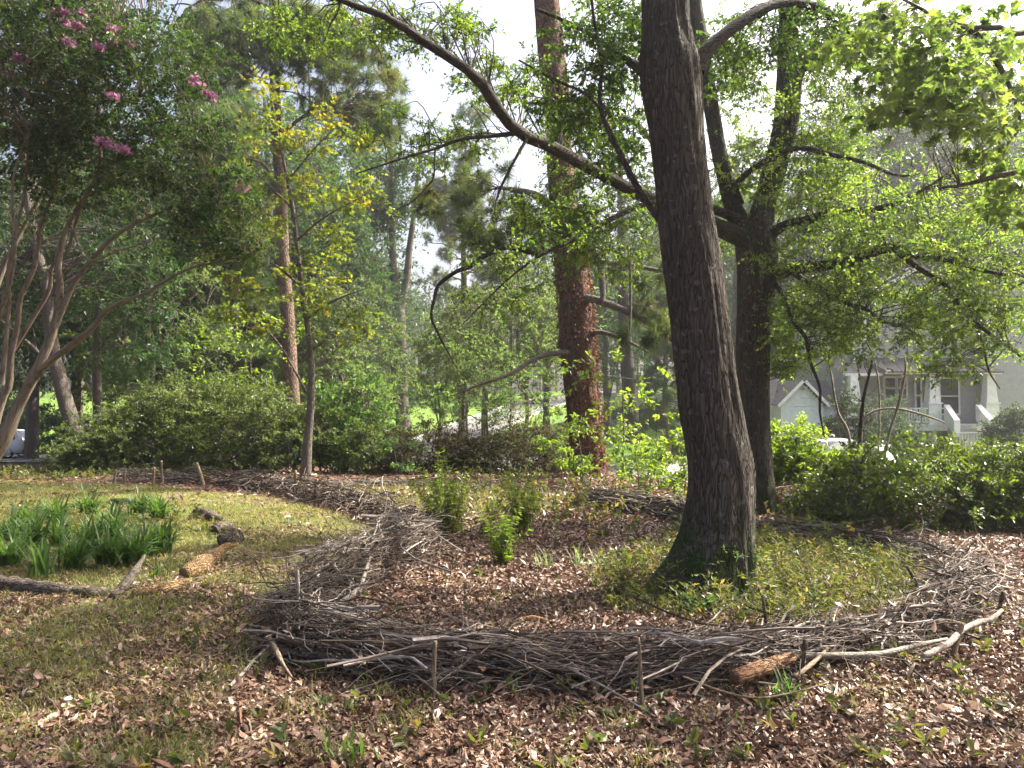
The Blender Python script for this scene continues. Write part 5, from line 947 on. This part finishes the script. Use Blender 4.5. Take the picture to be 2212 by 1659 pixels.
# walls with lap siding
def lap(mb, x0, x1, z0, z1, y, step=.16):
    z = z0
    while z < z1 - .02:
        e = min(z + step, z1); mb.add([(x0, y - .03, z), (x1, y - .03, z), (x1, y - .005, e), (x0, y - .005, e), (x0, y, z), (x1, y, z)], [(0, 1, 2, 3), (4, 5, 1, 0)]); z = e
ze = hz(300); mb = MB(); x0, x1 = hx(1250), hx(2085)
mb.box((x0, FY, zg), (x1, FY + 8, ze)); lap(mb, x0, x1, zf, ze, FY); prism(mb, [(x0, ze), (x1, ze), ((x0 + x1) / 2, hz(85))], FY + .02, FY + 8)
mb.box((hx(2085), FY - .9, zg), (hx(2620), FY + 7, hz(120))); lap(mb, hx(2085), hx(2620), zf, hz(120), FY - .9)
prism(mb, [(hx(1690), hz(330)), (hx(1975), hz(330)), (hx(1845), hz(215))], FY - .7, FY); mb.box((hx(1700), FY - .7, hz(420)), (hx(1965), FY, hz(330)))
mb.build('wall', M['siding'], house, org=house_b)
mb = MB(); ap = ((x0 + x1) / 2, hz(85)); rake(mb, (x0 - .5, ze - .35), ap, FY - .5, FY + 8.3, .16); rake(mb, ap, (x1 + .5, ze - .35), FY - .48, FY + 8.28, .16)
rake(mb, (hx(1650), hz(352)), (hx(1845), hz(205)), FY - 1.1, FY + .6, .1); rake(mb, (hx(1845), hz(205)), (hx(2010), hz(345)), FY - 1.08, FY + .58, .1)
rake(mb, (hx(2050), hz(100)), (hx(2350), hz(-20)), FY - 1.3, FY + 7.3, .16); rake(mb, (hx(2350), hz(-20)), (hx(2660), hz(100)), FY - 1.28, FY + 7.28, .16)
mb.add([(hx(1320), HD - .35, hz(795)), (hx(2050), HD - .35, hz(795)), (hx(2050), FY, hz(690)), (hx(1320), FY, hz(690)), (hx(1320), HD - .35, hz(805)), (hx(2050), HD - .35, hz(805))], [(0, 1, 2, 3), (4, 5, 1, 0)])
mb.add([(hx(1075), HD + .2, hz(805)), (hx(1320), HD + .2, hz(805)), (hx(1320), FY, hz(720)), (hx(1075), FY, hz(720))], [(0, 1, 2, 3)])
roof = mb.build('roof', M['shingle'], house, org=house_b)
mb = MB()
rake(mb, (x0 - .5, ze - .5), (ap[0], ap[1] - .15), FY - .56, FY - .5, .16); rake(mb, (ap[0], ap[1] - .15), (x1 + .5, ze - .5), FY - .565, FY - .505, .16)
rake(mb, (hx(1650), hz(362)), (hx(1845), hz(213)), FY - 1.16, FY - 1.1, .1); rake(mb, (hx(1845), hz(213)), (hx(2010), hz(355)), FY - 1.165, FY - 1.105, .1)
mb.box((hx(1320), HD - .3, hz(812)), (hx(2045), HD - .1, hz(797))); mb.box((hx(1075), HD + .1, hz(822)), (hx(1318), HD + .25, hz(806)))
for a in (2078, 2610): mb.box((hx(a), FY - .96, zg), (hx(a + 18), FY - .88, hz(122)))
mb.box((hx(1250), FY - .06, zf), (hx(1262), FY + .05, ze)); mb.build('trim', M['white'], house, org=house_b)
# porch: floor, columns, railings, steps
mb = MB(); mb.box((hx(1075), HD - .2, zf - .06), (hx(2065), FY - .05, zf)); mb.box((hx(1090), HD - .15, zf - .30), (hx(2050), HD + .0, zf - .064)); mb.box((hx(2035), HD + .004, zf - .30), (hx(2050), FY - .06, zf - .064)); mb.build('porch_floor', M['white'], house, org=house_b)
for cx0 in (1130, 1632, 1995):
    mb = MB(); c = hx(cx0); zt = hz(815); zm = hz(1000); wb, wt = .27, .17
    mb.box((c - .30, HD - .12, zf + .003), (c + .30, HD + .42, zm)); mb.box((c - .35, HD - .17, zm + .002), (c + .35, HD + .47, zm + .06))
    v = [(c + sx * q, HD + .15 + sy * q, z) for z, q in ((zm + .062, wb), (zt, wt)) for sx, sy in ((-1, -1), (1, -1), (1, 1), (-1, 1))]
    mb.add(v, [(0, 1, 5, 4), (1, 2, 6, 5), (2, 3, 7, 6), (3, 0, 4, 7)]); mb.build('porch_column', M['white'], house, org=house_b)
    mb = MB(); mb.box((c - .12, HD + .02, zg), (c + .12, HD + .24, zf - .31)); mb.build('pier', M['white'], house, org=house_b)
def railing(xa, xb, y, z0, h=.8):
    mb = MB(); mb.box((xa, y - .04, z0 + h - .06), (xb, y + .04, z0 + h)); mb.box((xa, y - .03, z0 + .1), (xb, y + .03, z0 + .15))
    for q in np.arange(xa + .08, xb - .03, .13): mb.box((q - .02, y - .018, z0 + .152), (q + .02, y + .018, z0 + h - .062))
    mb.build('railing', M['white'], house, org=house_b)
railing(hx(1170), hx(1595), HD - .02, zf); railing(hx(1925), hx(1958), HD - .02, zf); railing(hx(1565), hx(1740), HD - 2.6, zf - 1.05, .75); railing(hx(1660), hx(1690), HD - .02, zf)
for (xa, za, xb, zb_) in ((1705, 1005, 1655, 1100), (1905, 1005, 1865, 1100)):
    mb = MB(); xA, xB = hx(xa), hx(xb); w_ = .14
    v = [(xA - w_, HD - .1, hz(za)), (xA + w_, HD - .1, hz(za)), (xB + w_, HD - 1.6, hz(zb_)), (xB - w_, HD - 1.6, hz(zb_))]; v += [(a, b_, c - .75) for a, b_, c in v]
    mb.add(v, [(0, 1, 2, 3), (7, 6, 5, 4), (0, 3, 7, 4), (1, 5, 6, 2), (3, 2, 6, 7), (0, 4, 5, 1)]); mb.build('stair_wall', M['white'], house, org=house_b)
mb = MB()
for i in range(6): mb.box((hx(1700), HD - .5 - .3 * i, zg), (hx(1860), HD - .22 - .3 * i, zf - .17 * (i + 1)))
mb.build('steps', M['concrete'], house, org=house_b)
mb = MB(); mb.box((hx(1900), HD + .8, zg), (hx(2060), FY - .1, zf - .31)); mb.build('foundation', M['brick'], house, org=house_b)
def window(xa, xb, za, zb_, y, parent=house, door=False):
    x_0, x_1, z_0, z_1 = hx(xa), hx(xb), hz(zb_), hz(za); t_ = .09; mb = MB()
    for q in ((x_0 - t_, y - .07, z_0 - t_, x_0, y, z_1 + t_), (x_1, y - .07, z_0 - t_, x_1 + t_, y, z_1 + t_), (x_0, y - .068, z_1, x_1, y, z_1 + t_), (x_0, y - .068, z_0 - t_, x_1, y, z_0), (x_0, y - .055, (z_0 + z_1) / 2 - .03, x_1, y - .005, (z_0 + z_1) / 2 + .03)): mb.box(q[:3], q[3:])
    f = mb.build('window', M['white'], parent, org=house_b); f['_b'] = 1; mb = MB(); mb.box((x_0, y - .045, z_0), (x_1, y - .002, z_1)); mb.build('pane', M['glass'], f, org=house_b)
for q in ((1460, 1528, 825, 960, FY - .035), (1545, 1600, 825, 960, FY - .035), (1668, 1695, 825, 1060, FY - .035), (1830, 1948, 830, 1062, FY - .035), (1678, 1745, 200, 282, FY - .035), (1812, 1872, 448, 560, FY - .035), (2132, 2205, 415, 572, FY - .935), (1340, 1400, 430, 560, FY - .035), (1290, 1340, 250, 292, FY - .035)): window(*q)
mb = MB(); mb.box((hx(1705), FY - .08, zf), (hx(1818), FY - .032, hz(822))); d_ = mb.build('door', M['door'], house, org=house_b)
mb = MB(); mb.box((hx(1806), FY - .14, hz(985)), (hx(1813), FY - .082, hz(968))); mb.build('handle', M['metal'], d_, org=house_b)
mb = MB(); mb.box((hx(1738), FY - .11, hz(896)), (hx(1762), FY - .082, hz(872))); mb.build('door_plate', M['white'], d_, org=house_b)
mb = MB(); limb(mb, [(hx(2092), FY - 1.0, hz(130)), (hx(2092), FY - 1.0, hz(600)), (hx(2096), FY - 1.0, hz(1150)), (hx(2110), FY - 1.1, hz(1250))], [.05] * 4, 20, 8); mb.build('downpipe', M['white'], house, org=house_b)
del house_b
SDY = 38.0; sb = on(hx(780) * 1.02, SDY); shed = thing('shed', 'small white clapboard shed with a dark shingle roof, right of the second oak', 'shed', sb)
def sx(a): return (1460 + .3414 * a - CX) * SDY / F
def sz(a): return 1.6 + (HOR - (531 + .3414 * a)) * SDY / F
mb = MB(); zb_ = sb[2] - .3; mb.box((sx(520), SDY + .8, zb_), (sx(1080), SDY + 4.6, sz(1015))); lap(mb, sx(520), sx(645), zb_, sz(1015), SDY + .8); mb.box((sx(650), SDY - .3, zb_), (sx(915), SDY + .78, sz(1015))); prism(mb, [(sx(650), sz(1015)), (sx(915), sz(1015)), (sx(786), sz(872))], SDY - .3, SDY + 2.6)
lap(mb, sx(650), sx(915), zb_, sz(1015), SDY - .3); 
for i in range(7):
    q = i / 8; xa, xb = sx(650) + (sx(786) - sx(650)) * q, sx(915) + (sx(786) - sx(915)) * q; za = sz(1015) + (sz(872) - sz(1015)) * q; lap(mb, xa, xb, za, za + .14, SDY - .3, .2)
mb.build('wall', M['shed_white'], shed)
mb = MB(); zr = sz(838); mb.add([(sx(505), SDY + .5, sz(1012)), (sx(1095), SDY + .5, sz(1012)), (sx(1095), SDY + 2.7, zr), (sx(505), SDY + 2.7, zr), (sx(505), SDY + 4.9, sz(1012)), (sx(1095), SDY + 4.9, sz(1012))], [(0, 1, 2, 3), (3, 2, 5, 4)])
rake(mb, (sx(632), sz(1012)), (sx(786), sz(857)), SDY - .55, SDY + 2.2, .07); rake(mb, (sx(786), sz(857)), (sx(932), sz(1012)), SDY - .545, SDY + 2.205, .07); mb.build('roof', M['shingle'], shed)
mb = MB(); rake(mb, (sx(628), sz(1022)), (sx(786), sz(864)), SDY - .62, SDY - .56, .13); rake(mb, (sx(786), sz(864)), (sx(936), sz(1022)), SDY - .625, SDY - .565, .13); mb.box((sx(505), SDY + .44, sz(1026)), (sx(648), SDY + .5, sz(1010))); mb.build('trim', M['white'], shed)
mb = MB(); prism(mb, [(sx(768), sz(915)), (sx(804), sz(915)), (sx(786), sz(890))], SDY - .36, SDY - .32); mb.build('gable_vent', M['siding'], shed)
# painted low wall with pale scrolls and the white panels above it
wa, wb_ = P(1300, 905, 66), P(1475, 880, 58); wy = (wa + wb_) / 2; o = thing('painted_wall', 'grey-green wall with faded pale scroll painting below white panels, beyond the far lawn', 'wall', on(wy[0], wy[1]))
def wallpt(s, z, dy=0): q = wa * (1 - s) + wb_ * s; g0 = hgt(q[0], q[1]); return (q[0], q[1] + dy, float(g0) + z)
S = np.linspace(0, 1, 14); mb = MB()
mb.add([wallpt(s, z, dy) for s in S for z, dy in ((-.6, 0), (1.35, 0), (1.35, .25), (-.6, .25))], [(i * 4 + j, i * 4 + j + 1, i * 4 + j + 5, i * 4 + j + 4) for i in range(13) for j in range(3)]); mb.build('wall', plain('painted', (.13, .17, .155), .8, 0, .2, .25, 2), o)
mb = MB()
for k in range(11):
    s = .30 + .055 * k; c0 = np.array(wallpt(s, .75 + .12 * math.sin(k * 2.1), -.03)); a = np.linspace(0, 4.6 if k % 3 else 7.5, 24) + k; rr = np.linspace(.08, .36, 24); pts = c0 + np.column_stack([rr * np.cos(a), 0 * a, rr * np.sin(a) * 1.1]); tubes(mb, pts, np.full(24, .028), 4)
mb.build('scroll_painting', plain('chalk', (.33, .38, .38), .8), o)
mb = MB(); mb.add([wallpt(s, z, dy) for s in S for z, dy in ((1.36, .1), (2.5, .1), (2.5, .16), (1.36, .16))], [(i * 4 + j, i * 4 + j + 1, i * 4 + j + 5, i * 4 + j + 4) for i in range(13) for j in range(3)]); mb.build('panel', M['white'], o)
def wfence(name, label, a, b_, n, h):
    o = thing(name, label, 'fence', on(*(np.array(a) + b_) / 2)); 
    pts = [np.array(a) + (np.array(b_) - a) * i / (n - 1) for i in range(n)]
    for q in pts:
        mb = MB(); g0 = on(*q); limb(mb, [g0 - [0, 0, .1], g0 + [0, 0, h]], [.035, .035], 4, 6, cap=True); mb.build('post', M['metal'], o)
    mb = MB()
    for z in (h - .03, .1): limb(mb, [on(*q) + [0, 0, z] for q in pts], [.02] * n, n * 4, 5)
    for i in range(n - 1):
        for s in np.linspace(0, 1, 16):
            for dsg in (-.07, .07):
                u0 = np.clip(s, 0, 1); u1 = np.clip(s + dsg, 0, 1); p0_ = on(*(pts[i] * (1 - u0) + pts[i + 1] * u0)); p1_ = on(*(pts[i] * (1 - u1) + pts[i + 1] * u1)); tubes(mb, np.array([p0_ + [0, 0, .1], p1_ + [0, 0, h - .04]]), np.array([.006, .006]), 3)
    mb.build('wire_mesh', M['metal'], o)
wfence('wire_fence', 'grey wire mesh fence at the far lawn left of the lone trunk', ((1285 - CX) / F * 52, 52), ((1342 - CX) / F * 50, 50), 4, 1.25)
mb = MB(); q = at(158, 42); limb(mb, [q, q + [0, 0, 1.05]], [.04, .04], 6, 8, cap=True); tag(mb.build('marker_post', plain('yellow_paint', (.6, .5, .08), .5), org=q), 'thin yellow marker post beside the far left road', 'post')
for lb, pts in [('overhead cable crossing behind the slim yellow tree', [(-200, 800, 34), (341, 749, 33), (594, 732, 32), (900, 690, 31), (1200, 640, 31), (1700, 560, 31), (2400, 430, 31)]), ('second cable sagging right of the red pine', [(1260, 800, 40), (1400, 822, 41), (1700, 838, 42), (2300, 800, 44)])]:
    mb = MB(); limb(mb, [P(*a) for a in pts], [.012] * len(pts), 60, 5); tag(mb.build('overhead_cable', M['dark']), lb, 'cable')

# ------------------------------------------------------------------ cars
def car(label, loc, rz, paint, tall=1.66):
    mp, t, b = nodemat('car_paint'); b.inputs['Base Color'].default_value = (*paint, 1); b.inputs['Roughness'].default_value = .28 if paint[0] > .3 else .5; b.inputs['Coat Weight'].default_value = .8 if paint[0] > .3 else .15; b.inputs['Coat Roughness'].default_value = .12
    o = thing('parked_car', label, 'car', loc, 'parked cars', rz); o['_b'] = 1; k = tall / 1.66; Z0 = np.zeros(3)
    #   x,  z low, belt, top, half width belt, half width top
    st = [(-2.32, .50, .80, .82, .60, .55), (-2.27, .36, .98, 1.02, .80, .74), (-2.12, .28, 1.06, 1.22, .88, .70), (-1.75, .24, 1.06, 1.60, .92, .64), (-1.2, .22, 1.05, 1.66, .92, .64), (-.3, .22, 1.03, 1.66, .92, .65), (.35, .22, 1.01, 1.58, .92, .64), (1.0, .22, .99, 1.14, .92, .72), (1.25, .22, .97, 1.02, .91, .76), (1.95, .25, .88, .92, .86, .72), (2.2, .32, .76, .80, .78, .66), (2.32, .42, .62, .64, .6, .55)]
    rings = []
    for x, zl, zb2, zt, hb, ht in st:
        zl, zb2, zt = zl * 1, zb2 * k, zt * k
        h = [(hb * .8, zl), (hb, zl + .14), (hb * 1.01, (zl + zb2) / 2), (hb, zb2 - .02), (hb * .985, zb2), (ht, zt - .05 * k), (ht * .86, zt)]
        rings.append([(x, -a, c) for a, c in h] + [(x, a, c) for a, c in h[::-1]])
    R_ = np.array(rings); n, m2, _ = R_.shape; i = np.arange(n - 1)[:, None] * m2; j = np.arange(m2)[None]; jn = (j + 1) % m2
    mb = MB(); mb.add(R_.reshape(-1, 3), np.stack([i + j, i + jn, i + m2 + jn, i + m2 + j], -1).reshape(-1, 4)); mb.build('body', mp, o, True, Z0)
    def panel(name, quad, mat, push, par=o):
        q = np.array(quad, float); nrm = np.cross(q[1] - q[0], q[2] - q[0]); nrm /= np.linalg.norm(nrm); c = q.mean(0) - np.array([0, 0, .9]); nrm = nrm if nrm @ c > 0 else -nrm
        mb = MB(); mb.add(np.vstack([q + nrm * push, q - nrm * .02]), [(0, 1, 2, 3), (0, 4, 5, 1), (1, 5, 6, 2), (2, 6, 7, 3), (3, 7, 4, 0)]); return mb.build(name, M[mat] if isinstance(mat, str) else mat, par, org=Z0)
    for s in (-1, 1):
        for xa, xb, ta, tb in ((-1.85, -1.1, -1.72, -1.1), (-1.03, -.2, -1.03, -.2), (-.13, .82, -.13, .36)):
            panel('window', [(xa, s * .915, 1.08 * k), (xb, s * .915, 1.06 * k), (tb, s * .665, 1.55 * k), (ta, s * .665, 1.56 * k)], 'glass', .012)
        panel('taillight', [(-2.26, s * .80, .86 * k), (-2.26, s * .55, .88 * k), (-2.17, s * .55, 1.04 * k), (-2.15, s * .84, 1.04 * k)], 'red', .03); panel('headlight', [(2.2, s * .72, .66 * k), (2.26, s * .42, .66 * k), (2.12, s * .42, .80 * k), (2.02, s * .78, .80 * k)], 'glass', .02)
        mb = MB(); limb(mb, [(.72, s * .92, 1.05 * k), (.72, s * 1.06, 1.10 * k), (.70, s * 1.12, 1.12 * k)], [.02, .08, .09], 8, 8, cap=True); mb.build('mirror', mp, o, True, Z0)
    panel('rear_window', [(-2.15, -.62, 1.10 * k), (-2.15, .62, 1.10 * k), (-1.80, .56, 1.52 * k), (-1.80, -.56, 1.52 * k)], 'glass', .05)
    panel('windscreen', [(.98, -.70, 1.15 * k), (.98, .70, 1.15 * k), (.42, .58, 1.54 * k), (.42, -.58, 1.54 * k)], 'glass', .03)
    panel('number_plate', [(-2.32, -.26, .66), (-2.32, .26, .66), (-2.30, .26, .78), (-2.30, -.26, .78)], 'white', .03)
    mb = MB(); mb.box((-2.37, -.78, .34), (-2.2, .78, .54)); mb.build('bumper', M['dark'], o, org=Z0)
    for x in (-1.42, 1.42):
        for s in (-1, 1):
            mb = MB(); a = np.array([0, .04, .2, .24]); tubes(mb, np.column_stack([np.full(4, x), s * (.70 + a), np.full(4, .33)]), np.array([.29, .33, .33, .29]), 22); w_ = mb.build('wheel', M['tyre'], o, False, Z0); w_['_b'] = 1
            mb = MB(); a = np.array([0, .005, .012]); tubes(mb, np.column_stack([np.full(3, x), s * (.935 + a), np.full(3, .33)]), np.array([.23, .21, .01]), 18); mb.build('rim', M['metal'], w_, False, Z0)
    return o
car('white suv with red tail light, half hidden behind the crape myrtle base', at(-22, 45) + [0, 0, .07], math.pi + .12, (.72, .74, .78))
car('white car glimpsed through leaves between the mottled trunk and the azalea', at(232, 50) + [0, 0, .05], .2, (.75, .76, .78), 1.9)
car('white car with a wing mirror showing left of the big oak', at(1545, 26) + [0, 0, .06], math.radians(-105), (.72, .73, .75), 1.7)
car('dark grey car with red tail lights behind the yellow-green shrub', at(1862, 18.6) + [0, 0, .06], math.radians(62), (.10, .10, .11), 1.5)
car('black car standing in front of the shed and porch', at(1806, 29) + [0, 0, .05], math.radians(20), (.012, .012, .014), 1.75)

# ------------------------------------------------------------------ damp summer air
hm = bpy.data.materials.new('haze'); hm.use_nodes = True; t = hm.node_tree; t.nodes.remove(t.nodes['Principled BSDF'])
pv = t.nodes.new('ShaderNodeVolumePrincipled'); pv.inputs['Color'].default_value = (.93, .96, 1, 1); pv.inputs['Density'].default_value = .0011; pv.inputs['Anisotropy'].default_value = .68
t.links.new(pv.outputs[0], t.nodes['Material Output'].inputs['Volume'])
mb = MB(); mb.box((-140, -8, -6), (140, 330, 40)); tag(mb.build('haze', hm), 'thin pale haze in the air between the trees', 'haze', kind='stuff')

# drop helper marks
for o in bpy.data.objects:
    if '_b' in o.keys(): del o['_b']
    if o.type == 'MESH' and 'rnd' in o.data.attributes and o.name.startswith(('window', 'pane')): pass
